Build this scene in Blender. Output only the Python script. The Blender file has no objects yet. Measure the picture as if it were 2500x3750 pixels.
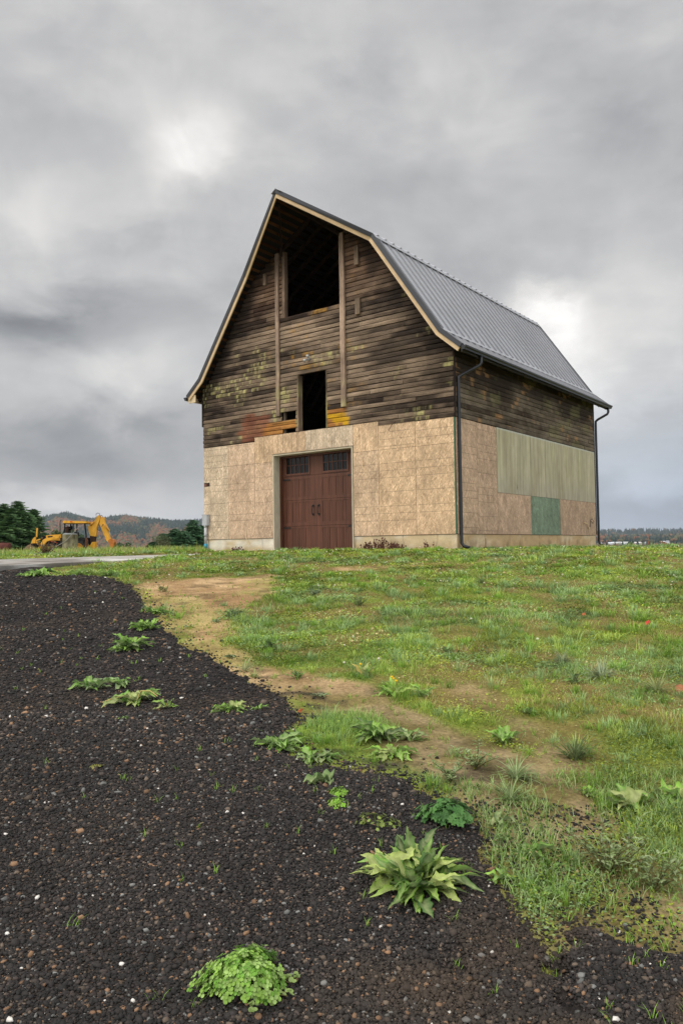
# Gambrel barn on a hilltop above a gravel drive, overcast light.
import bpy, math, random
import numpy as np
from mathutils import Vector, Matrix
R = math.radians
rng = np.random.default_rng(7)
random.seed(7)
scene = bpy.context.scene
COL = scene.collection

# ------------------------------------------------------------------ helpers
def lin(r, g, b):
    f = lambda c: (c/255/12.92 if c/255 <= .04045 else ((c/255+.055)/1.055)**2.4)
    return np.array([f(r), f(g), f(b)])

def _hash(ix, iy, seed):
    h = (ix.astype(np.int64)*374761393 + iy.astype(np.int64)*668265263 + seed*982451653) & 0xFFFFFFFF
    h = ((h ^ (h >> 13))*1274126177) & 0xFFFFFFFF
    h = (h ^ (h >> 16)) & 0xFFFFFF
    return h/float(0xFFFFFF)

def vnoise(x, y, seed=0):
    x = np.asarray(x, float); y = np.asarray(y, float)
    xi = np.floor(x); yi = np.floor(y); xf = x-xi; yf = y-yi
    sx = xf*xf*(3-2*xf); sy = yf*yf*(3-2*yf)
    a = _hash(xi, yi, seed); b = _hash(xi+1, yi, seed); c = _hash(xi, yi+1, seed); d = _hash(xi+1, yi+1, seed)
    return (a*(1-sx)+b*sx)*(1-sy)+(c*(1-sx)+d*sx)*sy

def fbm(x, y, oct=4, seed=0):
    s = 0; a = .5; t = 0
    for o in range(oct):
        s = s+a*vnoise(np.asarray(x)*2**o+17.3*o, np.asarray(y)*2**o-9.1*o, seed+o); t += a; a *= .5
    return s/t

def mix(a, b, t):
    t = np.asarray(t)
    if t.ndim and np.asarray(a).shape[-1:] == (3,): t = t[..., None]
    return np.asarray(a)*(1-t)+np.asarray(b)*t

def tag(o, label=None, cat=None, group=None, kind=None):
    if label: o['label'] = label
    if cat: o['category'] = cat
    if group: o['group'] = group
    if kind: o['kind'] = kind
    return o

def empty(name, loc):
    o = bpy.data.objects.new(name, None); COL.objects.link(o)
    o.location = loc; o.empty_display_size = .3
    return o

def world_loc(o):
    v = Vector((0, 0, 0))
    while o is not None:
        v = v+Vector(o.location); o = o.parent
    return v

def make(name, verts, faces, material, parent=None, col=None, smooth=False, origin=None):
    """one mesh object; verts are given in world space"""
    verts = np.asarray(verts, float).reshape(-1, 3)
    me = bpy.data.meshes.new(name)
    base = world_loc(parent) if parent is not None else (Vector(origin) if origin is not None else Vector((0, 0, 0)))
    v = verts-np.array(base)
    if isinstance(faces, np.ndarray):
        n, k = faces.shape
        me.vertices.add(len(v)); me.vertices.foreach_set('co', v.astype(np.float32).ravel())
        me.loops.add(n*k); me.loops.foreach_set('vertex_index', faces.astype(np.int32).ravel())
        me.polygons.add(n); me.polygons.foreach_set('loop_start', np.arange(0, n*k, k, dtype=np.int32))
        me.polygons.foreach_set('loop_total', np.full(n, k, dtype=np.int32))
        me.update(calc_edges=True)
    else:
        me.from_pydata([tuple(q) for q in v], [], faces)
    if col is not None:
        c = np.ones((len(v), 4), np.float32); c[:, :3] = np.clip(np.asarray(col).reshape(-1, 3), 0, 1)
        at = me.color_attributes.new('Col', 'FLOAT_COLOR', 'POINT')
        at.data.foreach_set('color', c.ravel())
    if smooth:
        me.polygons.foreach_set('use_smooth', np.ones(len(me.polygons), bool))
    me.materials.append(material)
    o = bpy.data.objects.new(name, me); COL.objects.link(o)
    if parent is not None: o.parent = parent
    elif origin is not None: o.location = base
    return o

class MB:
    """collects simple solids into one mesh"""
    def __init__(s): s.v = []; s.f = []; s.c = []
    def add(s, verts, faces, col=(1, 1, 1)):
        b = len(s.v); s.v += [tuple(map(float, q)) for q in verts]
        s.f += [[i+b for i in f] for f in faces]
        c = np.asarray(col, float)
        s.c += [tuple(c)]*len(verts) if c.ndim == 1 else [tuple(q) for q in c]
        return s
    def box(s, x0, x1, y0, y1, z0, z1, col=(1, 1, 1)):
        v = [(x, y, z) for z in (z0, z1) for y in (y0, y1) for x in (x0, x1)]
        return s.add(v, [[0, 2, 3, 1], [4, 5, 7, 6], [0, 1, 5, 4], [2, 6, 7, 3], [0, 4, 6, 2], [1, 3, 7, 5]], col)
    def hexa(s, a, b, col=(1, 1, 1)):
        """two quads (4 points each) joined into a solid"""
        n = len(a); v = list(a)+list(b)
        f = [list(range(n))[::-1], list(range(n, 2*n))]
        for i in range(n):
            j = (i+1) % n; f.append([i, j, n+j, n+i])
        return s.add(v, f, col)
    def beam(s, p, q, w, h, col=(1, 1, 1), up=(0, 0, 1)):
        p = Vector(p); q = Vector(q); d = (q-p).normalized(); u = Vector(up)
        if abs(d.dot(u)) > .98: u = Vector((1, 0, 0))
        a = d.cross(u).normalized(); b = a.cross(d).normalized()
        P = lambda c: [c+a*w/2+b*h/2, c-a*w/2+b*h/2, c-a*w/2-b*h/2, c+a*w/2-b*h/2]
        return s.hexa(P(p), P(q), col)
    def tube(s, pts, r, n=8, col=(1, 1, 1), cap=True):
        pts = [Vector(p) for p in pts]; rs = r if hasattr(r, '__len__') else [r]*len(pts)
        b = len(s.v); prev = None
        for i, p in enumerate(pts):
            d = (pts[min(i+1, len(pts)-1)]-pts[max(i-1, 0)]).normalized()
            if prev is None:
                u = Vector((0, 0, 1)) if abs(d.z) < .9 else Vector((1, 0, 0))
                a = d.cross(u).normalized()
            else: a = (prev-d*prev.dot(d)).normalized()
            prev = a; c = d.cross(a)
            for k in range(n):
                t = 2*math.pi*k/n; s.v.append(tuple(p+(a*math.cos(t)+c*math.sin(t))*rs[i])); s.c.append(tuple(col))
        for i in range(len(pts)-1):
            for k in range(n):
                s.f.append([b+i*n+k, b+i*n+(k+1) % n, b+(i+1)*n+(k+1) % n, b+(i+1)*n+k])
        if cap: s.f.append([b+k for k in range(n)][::-1]); s.f.append([b+(len(pts)-1)*n+k for k in range(n)])
        return s
    def lathe(s, c, prof, n=16, axis='z', col=(1, 1, 1)):
        b = len(s.v)
        for (r, h) in prof:
            for k in range(n):
                t = 2*math.pi*k/n; x, y = r*math.cos(t), r*math.sin(t)
                p = {'z': (x, y, h), 'y': (x, h, y), 'x': (h, x, y)}[axis]
                s.v.append((c[0]+p[0], c[1]+p[1], c[2]+p[2])); s.c.append(tuple(col))
        for i in range(len(prof)-1):
            for k in range(n):
                s.f.append([b+i*n+k, b+i*n+(k+1) % n, b+(i+1)*n+(k+1) % n, b+(i+1)*n+k])
        s.f.append([b+k for k in range(n)][::-1]); s.f.append([b+(len(prof)-1)*n+k for k in range(n)])
        return s
    def build(s, name, material, parent=None, smooth=False, origin=None):
        return make(name, s.v, s.f, material, parent, s.c, smooth, origin)

# ------------------------------------------------------------------ materials
def nodes_of(m):
    m.use_nodes = True; nt = m.node_tree; nt.nodes.clear()
    return nt, nt.nodes.new('ShaderNodeOutputMaterial')

def noise_mul(nt, col, coord, scale, lo, hi, detail=3, kind='noise'):
    mp = nt.nodes.new('ShaderNodeMapping'); mp.inputs['Scale'].default_value = scale
    nt.links.new(coord, mp.inputs['Vector'])
    n = nt.nodes.new('ShaderNodeTexNoise'); n.inputs['Scale'].default_value = 1; n.inputs['Detail'].default_value = detail
    nt.links.new(mp.outputs[0], n.inputs['Vector'])
    mr = nt.nodes.new('ShaderNodeMapRange'); mr.inputs['From Min'].default_value = .3; mr.inputs['From Max'].default_value = .7
    mr.inputs['To Min'].default_value = lo; mr.inputs['To Max'].default_value = hi
    nt.links.new(n.outputs['Fac'], mr.inputs['Value'])
    mm = nt.nodes.new('ShaderNodeVectorMath'); mm.operation = 'SCALE'
    nt.links.new(col, mm.inputs[0]); nt.links.new(mr.outputs[0], mm.inputs['Scale'])
    return mm.outputs[0]

def mat(name, rgb=None, rough=.8, metal=0., noises=(), bump=None, spec=.3, trans=0., coat=0.):
    m = bpy.data.materials.new(name); nt, out = nodes_of(m)
    p = nt.nodes.new('ShaderNodeBsdfPrincipled')
    tc = nt.nodes.new('ShaderNodeTexCoord').outputs['Object']
    at = nt.nodes.new('ShaderNodeAttribute'); at.attribute_name = 'Col'
    c = at.outputs['Color']
    if rgb is not None:
        mm = nt.nodes.new('ShaderNodeVectorMath'); mm.operation = 'MULTIPLY'
        mm.inputs[1].default_value = tuple(rgb); nt.links.new(c, mm.inputs[0]); c = mm.outputs[0]
    for (sc, lo, hi) in noises:
        c = noise_mul(nt, c, tc, sc, lo, hi)
    nt.links.new(c, p.inputs['Base Color'])
    p.inputs['Roughness'].default_value = rough; p.inputs['Metallic'].default_value = metal
    p.inputs['Specular IOR Level'].default_value = spec
    p.inputs['Coat Weight'].default_value = coat
    if bump:
        sc, st, dist = bump
        mp = nt.nodes.new('ShaderNodeMapping'); mp.inputs['Scale'].default_value = sc; nt.links.new(tc, mp.inputs['Vector'])
        n = nt.nodes.new('ShaderNodeTexNoise'); n.inputs['Scale'].default_value = 1; n.inputs['Detail'].default_value = 4
        nt.links.new(mp.outputs[0], n.inputs['Vector'])
        b = nt.nodes.new('ShaderNodeBump'); b.inputs['Strength'].default_value = st; b.inputs['Distance'].default_value = dist
        nt.links.new(n.outputs['Fac'], b.inputs['Height']); nt.links.new(b.outputs[0], p.inputs['Normal'])
    if name == 'weed_leaf':      # leaf undersides are paler and duller
        ge = nt.nodes.new('ShaderNodeNewGeometry'); hs = nt.nodes.new('ShaderNodeHueSaturation'); hs.inputs['Saturation'].default_value = .85; hs.inputs['Value'].default_value = 1.25
        nt.links.new(c, hs.inputs['Color']); mb_ = nt.nodes.new('ShaderNodeMix'); mb_.data_type = 'RGBA'
        nt.links.new(ge.outputs['Backfacing'], mb_.inputs[0]); nt.links.new(c, mb_.inputs[6]); nt.links.new(hs.outputs[0], mb_.inputs[7]); c = mb_.outputs[2]
        nt.links.new(c, p.inputs['Base Color'])
    sh = p.outputs[0]
    if trans:
        t = nt.nodes.new('ShaderNodeBsdfTranslucent'); nt.links.new(c, t.inputs['Color'])
        mx = nt.nodes.new('ShaderNodeMixShader'); mx.inputs[0].default_value = trans
        nt.links.new(sh, mx.inputs[1]); nt.links.new(t.outputs[0], mx.inputs[2]); sh = mx.outputs[0]
    nt.links.new(sh, out.inputs['Surface'])
    return m

def osb_mat(name, rot_y=False):
    """strand board: long thin flakes in several directions, each with its own tone"""
    m = bpy.data.materials.new(name); nt, out = nodes_of(m)
    p = nt.nodes.new('ShaderNodeBsdfPrincipled'); p.inputs['Roughness'].default_value = .8; p.inputs['Specular IOR Level'].default_value = .25
    tc = nt.nodes.new('ShaderNodeTexCoord').outputs['Object']
    at = nt.nodes.new('ShaderNodeAttribute'); at.attribute_name = 'Col'; c = at.outputs['Color']
    layers = []
    for k, ang in enumerate((74, 96, 112, 55)):
        mr = nt.nodes.new('ShaderNodeMapping')
        mr.inputs['Rotation'].default_value = (R(ang), 0, 0) if rot_y else (0, R(ang), 0)
        nt.links.new(tc, mr.inputs['Vector'])
        ms = nt.nodes.new('ShaderNodeMapping')
        ms.inputs['Scale'].default_value = (46, 11, 46) if rot_y else (11, 46, 46)
        ms.inputs['Location'].default_value = (k*3.3, k*1.7, k*.9)
        nt.links.new(mr.outputs[0], ms.inputs['Vector'])
        v = nt.nodes.new('ShaderNodeTexVoronoi'); v.inputs['Scale'].default_value = 1; nt.links.new(ms.outputs[0], v.inputs['Vector'])
        sp = nt.nodes.new('ShaderNodeSeparateColor'); nt.links.new(v.outputs['Color'], sp.inputs[0]); layers.append(sp)
    # the flake on top wins where its own random number is high
    cur = layers[0].outputs[0]
    for sp in layers[1:]:
        g = nt.nodes.new('ShaderNodeMath'); g.operation = 'GREATER_THAN'; g.inputs[1].default_value = .58; nt.links.new(sp.outputs[1], g.inputs[0])
        mx = nt.nodes.new('ShaderNodeMix'); nt.links.new(g.outputs[0], mx.inputs[0]); nt.links.new(cur, mx.inputs[2]); nt.links.new(sp.outputs[0], mx.inputs[3])
        cur = mx.outputs[0]
    cr = nt.nodes.new('ShaderNodeValToRGB'); nt.links.new(cur, cr.inputs[0])
    e = cr.color_ramp.elements; e[0].position = 0; e[0].color = (.62, .56, .50, 1); e[1].position = 1; e[1].color = (1.48, 1.48, 1.45, 1)
    for pos, q in ((.10, (.82, .78, .72, 1)), (.5, (.95, .93, .90, 1)), (.82, (1.1, 1.09, 1.07, 1))):
        n = e.new(pos); n.color = q
    mm = nt.nodes.new('ShaderNodeVectorMath'); mm.operation = 'MULTIPLY'; nt.links.new(c, mm.inputs[0]); nt.links.new(cr.outputs[0], mm.inputs[1])
    c2 = noise_mul(nt, mm.outputs[0], tc, (.9, .9, .6), .82, 1.14)
    c2 = noise_mul(nt, c2, tc, (5, 5, 2.5), .82, 1.16)
    nt.links.new(c2, p.inputs['Base Color']); nt.links.new(p.outputs[0], out.inputs['Surface'])
    return m

M = {}
M['siding'] = mat('weathered_siding', None, .9, noises=[((1.6, 55, 55), .62, 1.42), ((14, 90, 90), .8, 1.2)], bump=((3, 70, 70), .5, .012), spec=.15)
M['side_siding'] = mat('weathered_side_siding', None, .9, noises=[((55, 1.6, 55), .7, 1.32), ((90, 14, 90), .82, 1.18)], bump=((70, 3, 70), .5, .012), spec=.15)
M['post'] = mat('weathered_post', None, .9, noises=[((55, 55, 1.5), .6, 1.45), ((30, 30, 9), .8, 1.2)], bump=((60, 60, 3), .5, .01), spec=.15)
M['osb'] = osb_mat('strand_board'); M['osb_side'] = osb_mat('strand_board_side', True)
M['ply'] = mat('grooved_plywood', None, .85, noises=[((1, 22, .8), .86, 1.13), ((6, 6, 3), .92, 1.08)], spec=.2)
M['found'] = mat('stucco_foundation', None, .9, noises=[((3, 3, 6), .88, 1.1), ((30, 30, 30), .93, 1.07)], bump=((40, 40, 40), .3, .01), spec=.2)
M['conc'] = mat('concrete', None, .9, noises=[((2.2, 2.2, 2.2), .78, 1.18), ((25, 25, 25), .88, 1.1)], bump=((40, 40, 40), .35, .01), spec=.2)
M['metal'] = mat('painted_steel_roof', lin(170, 171, 175), .42, .15, noises=[((.4, .5, .4), .92, 1.08), ((5, .6, 5), .95, 1.05)], spec=.5)
M['trim'] = mat('dark_metal_trim', lin(52, 53, 57), .4, .1, noises=[((3, 3, 3), .9, 1.1)], spec=.5)
M['gutter'] = mat('black_gutter', lin(30, 31, 33), .35, .1, noises=[((2, 2, 2), .85, 1.15)], spec=.5)
M['fascia'] = mat('tan_fascia', lin(206, 178, 140), .75, noises=[((4, 4, 4), .88, 1.08), ((30, 9, 30), .94, 1.05)], spec=.25)
M['rough'] = mat('rough_sawn_brown', None, .9, noises=[((6, 2, 6), .6, 1.4), ((30, 30, 30), .8, 1.2)], spec=.1)
M['door'] = mat('woodgrain_door', lin(88, 53, 37), .5, noises=[((9, 9, .5), .68, 1.28), ((50, 50, 2.2), .84, 1.16)], spec=.35)
M['glass'] = mat('dark_glass', (.006, .007, .008), .12, spec=.22)
M['iron'] = mat('black_iron', (.012, .012, .013), .5, spec=.4)
M['frame'] = mat('beige_frame', lin(190, 180, 155), .7, noises=[((5, 5, 3), .85, 1.1)], spec=.3)
M['grey'] = mat('grey_plastic', None, .55, noises=[((6, 6, 6), .9, 1.08)], spec=.4)
M['silver'] = mat('silver_lamp', (.40, .40, .39), .4, .3, spec=.5)
M['plain'] = mat('plain_matte', None, .8, noises=[((4, 4, 4), .85, 1.15)], spec=.25)
M['yellow'] = mat('worn_yellow_paint', None, .55, noises=[((2.5, 2.5, 2.5), .78, 1.12), ((16, 16, 16), .86, 1.08)], spec=.4)
M['rubber'] = mat('tyre_rubber', (.022, .022, .023), .85, noises=[((9, 9, 9), .8, 1.3)], spec=.2)
M['leaf'] = mat('weed_leaf', None, .6, noises=[((45, 45, 45), .82, 1.18)], spec=.3, trans=.22)
M['grass'] = mat('grass_blade', None, .65, spec=.25, trans=.25)
M['needle'] = mat('conifer_needles', None, .8, spec=.1, trans=.1)
M['bark'] = mat('bark', None, .95, noises=[((9, 9, 3), .7, 1.3)], spec=.1)
M['far'] = mat('far_foliage', None, .95, spec=.05)
M['stone'] = mat('gravel_stone', None, .78, noises=[((60, 60, 60), .8, 1.2)], spec=.3)
# gravel sheet: small packed stones as bump and tone
def gravel_mat():
    m = bpy.data.materials.new('dark_gravel'); nt, out = nodes_of(m)
    p = nt.nodes.new('ShaderNodeBsdfPrincipled'); p.inputs['Roughness'].default_value = .85; p.inputs['Specular IOR Level'].default_value = .2
    tc = nt.nodes.new('ShaderNodeTexCoord').outputs['Object']
    at = nt.nodes.new('ShaderNodeAttribute'); at.attribute_name = 'Col'
    v = nt.nodes.new('ShaderNodeTexVoronoi'); v.inputs['Scale'].default_value = 62; nt.links.new(tc, v.inputs['Vector'])
    sp = nt.nodes.new('ShaderNodeSeparateColor'); nt.links.new(v.outputs['Color'], sp.inputs[0])
    cr = nt.nodes.new('ShaderNodeValToRGB'); nt.links.new(sp.outputs[0], cr.inputs[0])
    e = cr.color_ramp.elements; e[0].color = (.6, .6, .6, 1); e[1].color = (4.2, 4.0, 3.8, 1); e[1].position = 1
    for pos, q in ((.6, (1.0, 1, 1, 1)), (.86, (1.35, 1.25, 1.2, 1)), (.955, (1.9, 1.6, 1.4, 1)), (.98, (3.2, 2.9, 2.6, 1))):
        n = e.new(pos); n.color = q
    mm = nt.nodes.new('ShaderNodeVectorMath'); mm.operation = 'MULTIPLY'; nt.links.new(at.outputs['Color'], mm.inputs[0]); nt.links.new(cr.outputs[0], mm.inputs[1])
    c = noise_mul(nt, mm.outputs[0], tc, (1.3, 1.3, 1.3), .85, 1.18)
    nt.links.new(c, p.inputs['Base Color'])
    b = nt.nodes.new('ShaderNodeBump'); b.inputs['Strength'].default_value = .9; b.inputs['Distance'].default_value = .012; b.invert = True
    nt.links.new(v.outputs['Distance'], b.inputs['Height']); nt.links.new(b.outputs[0], p.inputs['Normal'])
    nt.links.new(p.outputs[0], out.inputs['Surface'])
    return m
M['gravel'] = gravel_mat()
M['soil'] = mat('soil_and_turf', None, .95, noises=[((4, 4, 4), .82, 1.18), ((38, 38, 38), .7, 1.3)], bump=((30, 30, 30), .7, .03), spec=.1)
M['hill'] = mat('wooded_slope', None, .95, noises=[((.02, .02, .02), .8, 1.2)], spec=.05)
# ------------------------------------------------------------------ viewpoint and plan frame
# plan frame: u = metres ahead of the viewpoint, v = metres to its right
EYE=np.array([10.226,-18.588,0.6616])
FW=np.array([-0.60621,0.79531]); RT=np.array([0.79531,0.60621])
def uv2xy(u,v): return EYE[0]+u*FW[0]+v*RT[0], EYE[1]+u*FW[1]+v*RT[1]
def xy2uv(x,y):
    dx=x-EYE[0]; dy=y-EYE[1]; return dx*FW[0]+dy*FW[1], dx*RT[0]+dy*RT[1]
def sstep(a,b,x):
    t=np.clip((x-a)/(b-a),0,1); return t*t*(3-2*t)
def ground_base(u,v):
    u=np.asarray(u,float); v=np.asarray(v,float)
    k=0.0773
    slope=-0.985+k*np.minimum(u,60)
    plat=0.563-0.008*np.clip(v-3,0,12)-.006*np.clip(-v-3,0,8)+(0.0088*np.clip(u-26,0,19)-.45*sstep(45,57,u))*sstep(3,9,-v)
    h=0.12
    m=np.minimum(slope,plat); d=np.abs(slope-plat)
    z=m-np.maximum(h-d,0)**2/(4*h)
    # right of the barn and far ahead the hilltop falls away
    z=z-0.06*np.clip(u-24,0,None)*sstep(10,16,v)*sstep(-.1,.3,v/np.maximum(u,1))
    z=z-40*sstep(95,420,u)-25*sstep(30,200,np.abs(v)) -25*sstep(40,200,-u)
    return z
YAW, PITCH, ROLL, FPX = 0.6513, 0.0452, -0.0133, 2820.78
cam = bpy.data.cameras.new('camera'); co = bpy.data.objects.new('camera', cam); COL.objects.link(co); scene.camera = co
cy, sy, cp, sp = math.cos(YAW), math.sin(YAW), math.cos(PITCH), math.sin(PITCH)
fv = Vector((-sy*cp, cy*cp, sp)); rv = Vector((cy, sy, 0)); uv_ = rv.cross(fv)
r2 = rv*math.cos(ROLL)+uv_*math.sin(ROLL); u2 = -rv*math.sin(ROLL)+uv_*math.cos(ROLL)
mw = Matrix((r2, u2, -fv)).transposed().to_4x4(); mw.translation = Vector(EYE); co.matrix_world = mw
cam.sensor_fit = 'HORIZONTAL'; cam.sensor_width = 36; cam.lens = FPX/2500*36
cam.clip_start = .05; cam.clip_end = 30000

# ------------------------------------------------------------------ sky and light
SUN_EL, SUN_AZ = R(46), R(-150)      # azimuth measured clockwise from +Y
def build_world():
    w = bpy.data.worlds.new('World'); scene.world = w; w.use_nodes = True
    nt = w.node_tree; nt.nodes.clear(); L = nt.links.new
    def N(t, **k):
        n = nt.nodes.new(t)
        for a, b in k.items(): setattr(n, a, b)
        return n
    def math_(op, a, b=None, c=None):
        n = N('ShaderNodeMath', operation=op)
        for i, q in enumerate((a, b, c)):
            if q is None: continue
            if isinstance(q, (int, float)): n.inputs[i].default_value = q
            else: L(q, n.inputs[i])
        return n.outputs[0]
    out = N('ShaderNodeOutputWorld')
    sky = N('ShaderNodeTexSky', sky_type='NISHITA'); sky.sun_disc = False
    sky.sun_elevation = SUN_EL; sky.sun_rotation = SUN_AZ; sky.air_density = 1.2; sky.dust_density = 3
    bg1 = N('ShaderNodeBackground'); bg1.inputs[1].default_value = .08; L(sky.outputs[0], bg1.inputs[0])
    d = N('ShaderNodeTexCoord').outputs['Generated']
    sep = N('ShaderNodeSeparateXYZ'); L(d, sep.inputs[0]); dx, dy, dz = sep.outputs
    ahead = math_('ADD', math_('MULTIPLY', dx, float(FW[0])), math_('MULTIPLY', dy, float(FW[1])))
    side = math_('ADD', math_('MULTIPLY', dx, float(RT[0])), math_('MULTIPLY', dy, float(RT[1])))
    az = math_('ARCTAN2', side, ahead); el = math_('ARCSINE', dz)
    # cloud sheet seen in perspective: direction divided by height
    hz = math_('ADD', math_('MAXIMUM', dz, 0), .16)
    cx = math_('DIVIDE', side, hz); cyy = math_('DIVIDE', ahead, hz)
    cv = N('ShaderNodeCombineXYZ'); L(cx, cv.inputs[0]); L(cyy, cv.inputs[1])
    n1 = N('ShaderNodeTexNoise'); n1.inputs['Scale'].default_value = 1; n1.inputs['Detail'].default_value = 6; n1.inputs['Roughness'].default_value = .52; n1.inputs['Distortion'].default_value = .35
    m1 = N('ShaderNodeMapping'); m1.inputs['Scale'].default_value = (2.4, 2.4, 5.6); L(d, m1.inputs['Vector']); L(m1.outputs[0], n1.inputs['Vector'])
    n2 = N('ShaderNodeTexNoise'); n2.inputs['Scale'].default_value = 1; n2.inputs['Detail'].default_value = 6; n2.inputs['Roughness'].default_value = .55; n2.inputs['Distortion'].default_value = .3
    m2 = N('ShaderNodeMapping'); m2.inputs['Scale'].default_value = (6.5, 6.5, 14); m2.inputs['Location'].default_value = (3.1, 1.7, .4); L(d, m2.inputs['Vector']); L(m2.outputs[0], n2.inputs['Vector'])
    n3 = N('ShaderNodeTexNoise'); n3.inputs['Scale'].default_value = 5.5; n3.inputs['Detail'].default_value = 5; L(d, n3.inputs['Vector'])
    # thin and thick places of the cloud deck: (azimuth, elevation, spread az, spread el, amount)
    lobes = LOBES
    pv = N('ShaderNodeCombineXYZ')
    wob = math_('MULTIPLY', math_('SUBTRACT', n3.outputs['Fac'], .5), .16)
    wob2 = math_('MULTIPLY', math_('SUBTRACT', n2.outputs['Fac'], .5), .12)
    L(math_('ADD', az, wob), pv.inputs[0]); L(math_('ADD', el, wob2), pv.inputs[1])
    acc = None
    for (a, e, sa, se, amt) in lobes:
        s1 = N('ShaderNodeVectorMath', operation='SUBTRACT'); L(pv.outputs[0], s1.inputs[0]); s1.inputs[1].default_value = (a, e, 0)
        s2 = N('ShaderNodeVectorMath', operation='MULTIPLY'); L(s1.outputs[0], s2.inputs[0]); s2.inputs[1].default_value = (1/sa, 1/se, 0)
        s3 = N('ShaderNodeVectorMath', operation='DOT_PRODUCT'); L(s2.outputs[0], s3.inputs[0]); L(s2.outputs[0], s3.inputs[1])
        g = math_('EXPONENT', math_('MULTIPLY', s3.outputs['Value'], -1.0))
        acc = math_('MULTIPLY', g, amt) if acc is None else math_('MULTIPLY_ADD', g, amt, acc)
    n4 = N('ShaderNodeTexNoise'); n4.inputs['Scale'].default_value = 7.5; n4.inputs['Detail'].default_value = 6; n4.inputs['Roughness'].default_value = .58; n4.inputs['Distortion'].default_value = .35
    L(pv.outputs[0], n4.inputs['Vector'])
    lum = math_('ADD', math_('MULTIPLY', acc, math_('MULTIPLY_ADD', n4.outputs['Fac'], 1.7, .2)), SKY_BASE)
    lum = math_('MULTIPLY_ADD', math_('SUBTRACT', n4.outputs['Fac'], .5), .22, lum)
    lum = math_('MULTIPLY_ADD', math_('SUBTRACT', n1.outputs['Fac'], .5), .62, lum)
    lum = math_('MULTIPLY_ADD', math_('SUBTRACT', n2.outputs['Fac'], .5), .34, lum)
    lum = math_('MULTIPLY_ADD', math_('SUBTRACT', n3.outputs['Fac'], .5), .10, lum)
    lum = math_('MAXIMUM', lum, .16)
    # overcast sky is brightest overhead; raised behind, sunward, to light the front wall
    up = N('ShaderNodeMapRange', interpolation_type='SMOOTHSTEP'); L(el, up.inputs['Value'])
    up.inputs['From Min'].default_value = .62; up.inputs['From Max'].default_value = 1.25; up.inputs['To Min'].default_value = 1; up.inputs['To Max'].default_value = ZENITH
    bk = N('ShaderNodeMapRange', interpolation_type='SMOOTHSTEP'); L(ahead, bk.inputs['Value'])
    bk.inputs['From Min'].default_value = .35; bk.inputs['From Max'].default_value = -.7; bk.inputs['To Min'].default_value = 1; bk.inputs['To Max'].default_value = BEHIND
    lf = N('ShaderNodeMapRange', interpolation_type='SMOOTHSTEP'); L(side, lf.inputs['Value'])
    lf.inputs['From Min'].default_value = -.9; lf.inputs['From Max'].default_value = .9; lf.inputs['To Min'].default_value = 1.0; lf.inputs['To Max'].default_value = 1.0
    tot = math_('MULTIPLY', math_('MULTIPLY', lum, up.outputs[0]), bk.outputs[0])
    tint = N('ShaderNodeValToRGB'); L(lum, tint.inputs[0])
    e = tint.color_ramp.elements; e[0].position = .22; e[0].color = (.965, .99, 1.045, 1); e[1].position = .8; e[1].color = (1.02, 1.0, .97, 1)
    n = e.new(.5); n.color = (1.0, 1.0, 1.01, 1)
    # bluer low on the right, where the deck is far away
    bl = math_('MULTIPLY', math_('EXPONENT', math_('MULTIPLY', math_('POWER', math_('DIVIDE', math_('ADD', el, -.02), .12), 2.0), -1.0)),
               math_('MAXIMUM', math_('MULTIPLY_ADD', az, 1.6, .35), 0.0))
    bm = N('ShaderNodeMix', data_type='RGBA'); L(bl, bm.inputs[0]); L(tint.outputs[0], bm.inputs[6]); bm.inputs[7].default_value = (.84, .96, 1.13, 1)
    cs = N('ShaderNodeVectorMath', operation='SCALE'); L(bm.outputs[2], cs.inputs[0]); L(tot, cs.inputs['Scale'])
    bg2 = N('ShaderNodeBackground'); L(cs.outputs[0], bg2.inputs[0]); bg2.inputs[1].default_value = 1
    mx = N('ShaderNodeMixShader'); mx.inputs[0].default_value = .94; L(bg1.outputs[0], mx.inputs[1]); L(bg2.outputs[0], mx.inputs[2])
    L(mx.outputs[0], out.inputs[0])
SKY_BASE, ZENITH, BEHIND = .555, 2.1, 2.7
HAZE = 5.5e-5
def lobe(px, py, sx, sy, amt):
    k = FPX/2500*1568
    x = (px-784)/k; y = -(py-1257+.0133*(px-784))/k
    return (math.atan(x), math.atan(y/math.hypot(1, x)), sx/k, sy/k, amt)
LOBES = [lobe(*q) for q in [
    (450, 330, 120, 85, .30), (520, 260, 60, 60, .12), (120, 450, 260, 70, .12), (1245, 735, 85, 55, .42), (1340, 800, 220, 120, .28),
    (230, 250, 300, 70, -.07), (50, 745, 170, 45, -.22), (330, 720, 200, 60, -.04), (250, 540, 260, 90, .10), (200, 850, 260, 60, .08), (200, 620, 220, 35, .08), (360, 850, 140, 60, .10),
    (1100, 420, 330, 110, -.07), (900, 110, 320, 80, .06), (1480, 600, 100, 80, .03), (1500, 960, 140, 40, -.06), (1480, 1160, 240, 45, -.10),
    (150, 1150, 280, 26, .14), (220, 1070, 280, 45, -.11), (150, 930, 250, 40, .05), (250, 1000, 250, 30, -.06), (1480, 1080, 150, 30, .05), (1000, 600, 200, 120, -.03)]]
build_world()
sun = bpy.data.lights.new('sun', 'SUN'); so = bpy.data.objects.new('sun', sun); COL.objects.link(so)
sun.energy = 1.5; sun.angle = R(22); sun.color = (1, .965, .91)
sd = Vector((math.sin(SUN_AZ)*math.cos(SUN_EL), math.cos(SUN_AZ)*math.cos(SUN_EL), math.sin(SUN_EL)))
so.rotation_euler = sd.to_track_quat('Z', 'Y').to_euler()
scene.view_settings.view_transform = 'Standard'; scene.view_settings.look = 'None'
scene.view_settings.exposure = 0; scene.view_settings.gamma = 1

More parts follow.
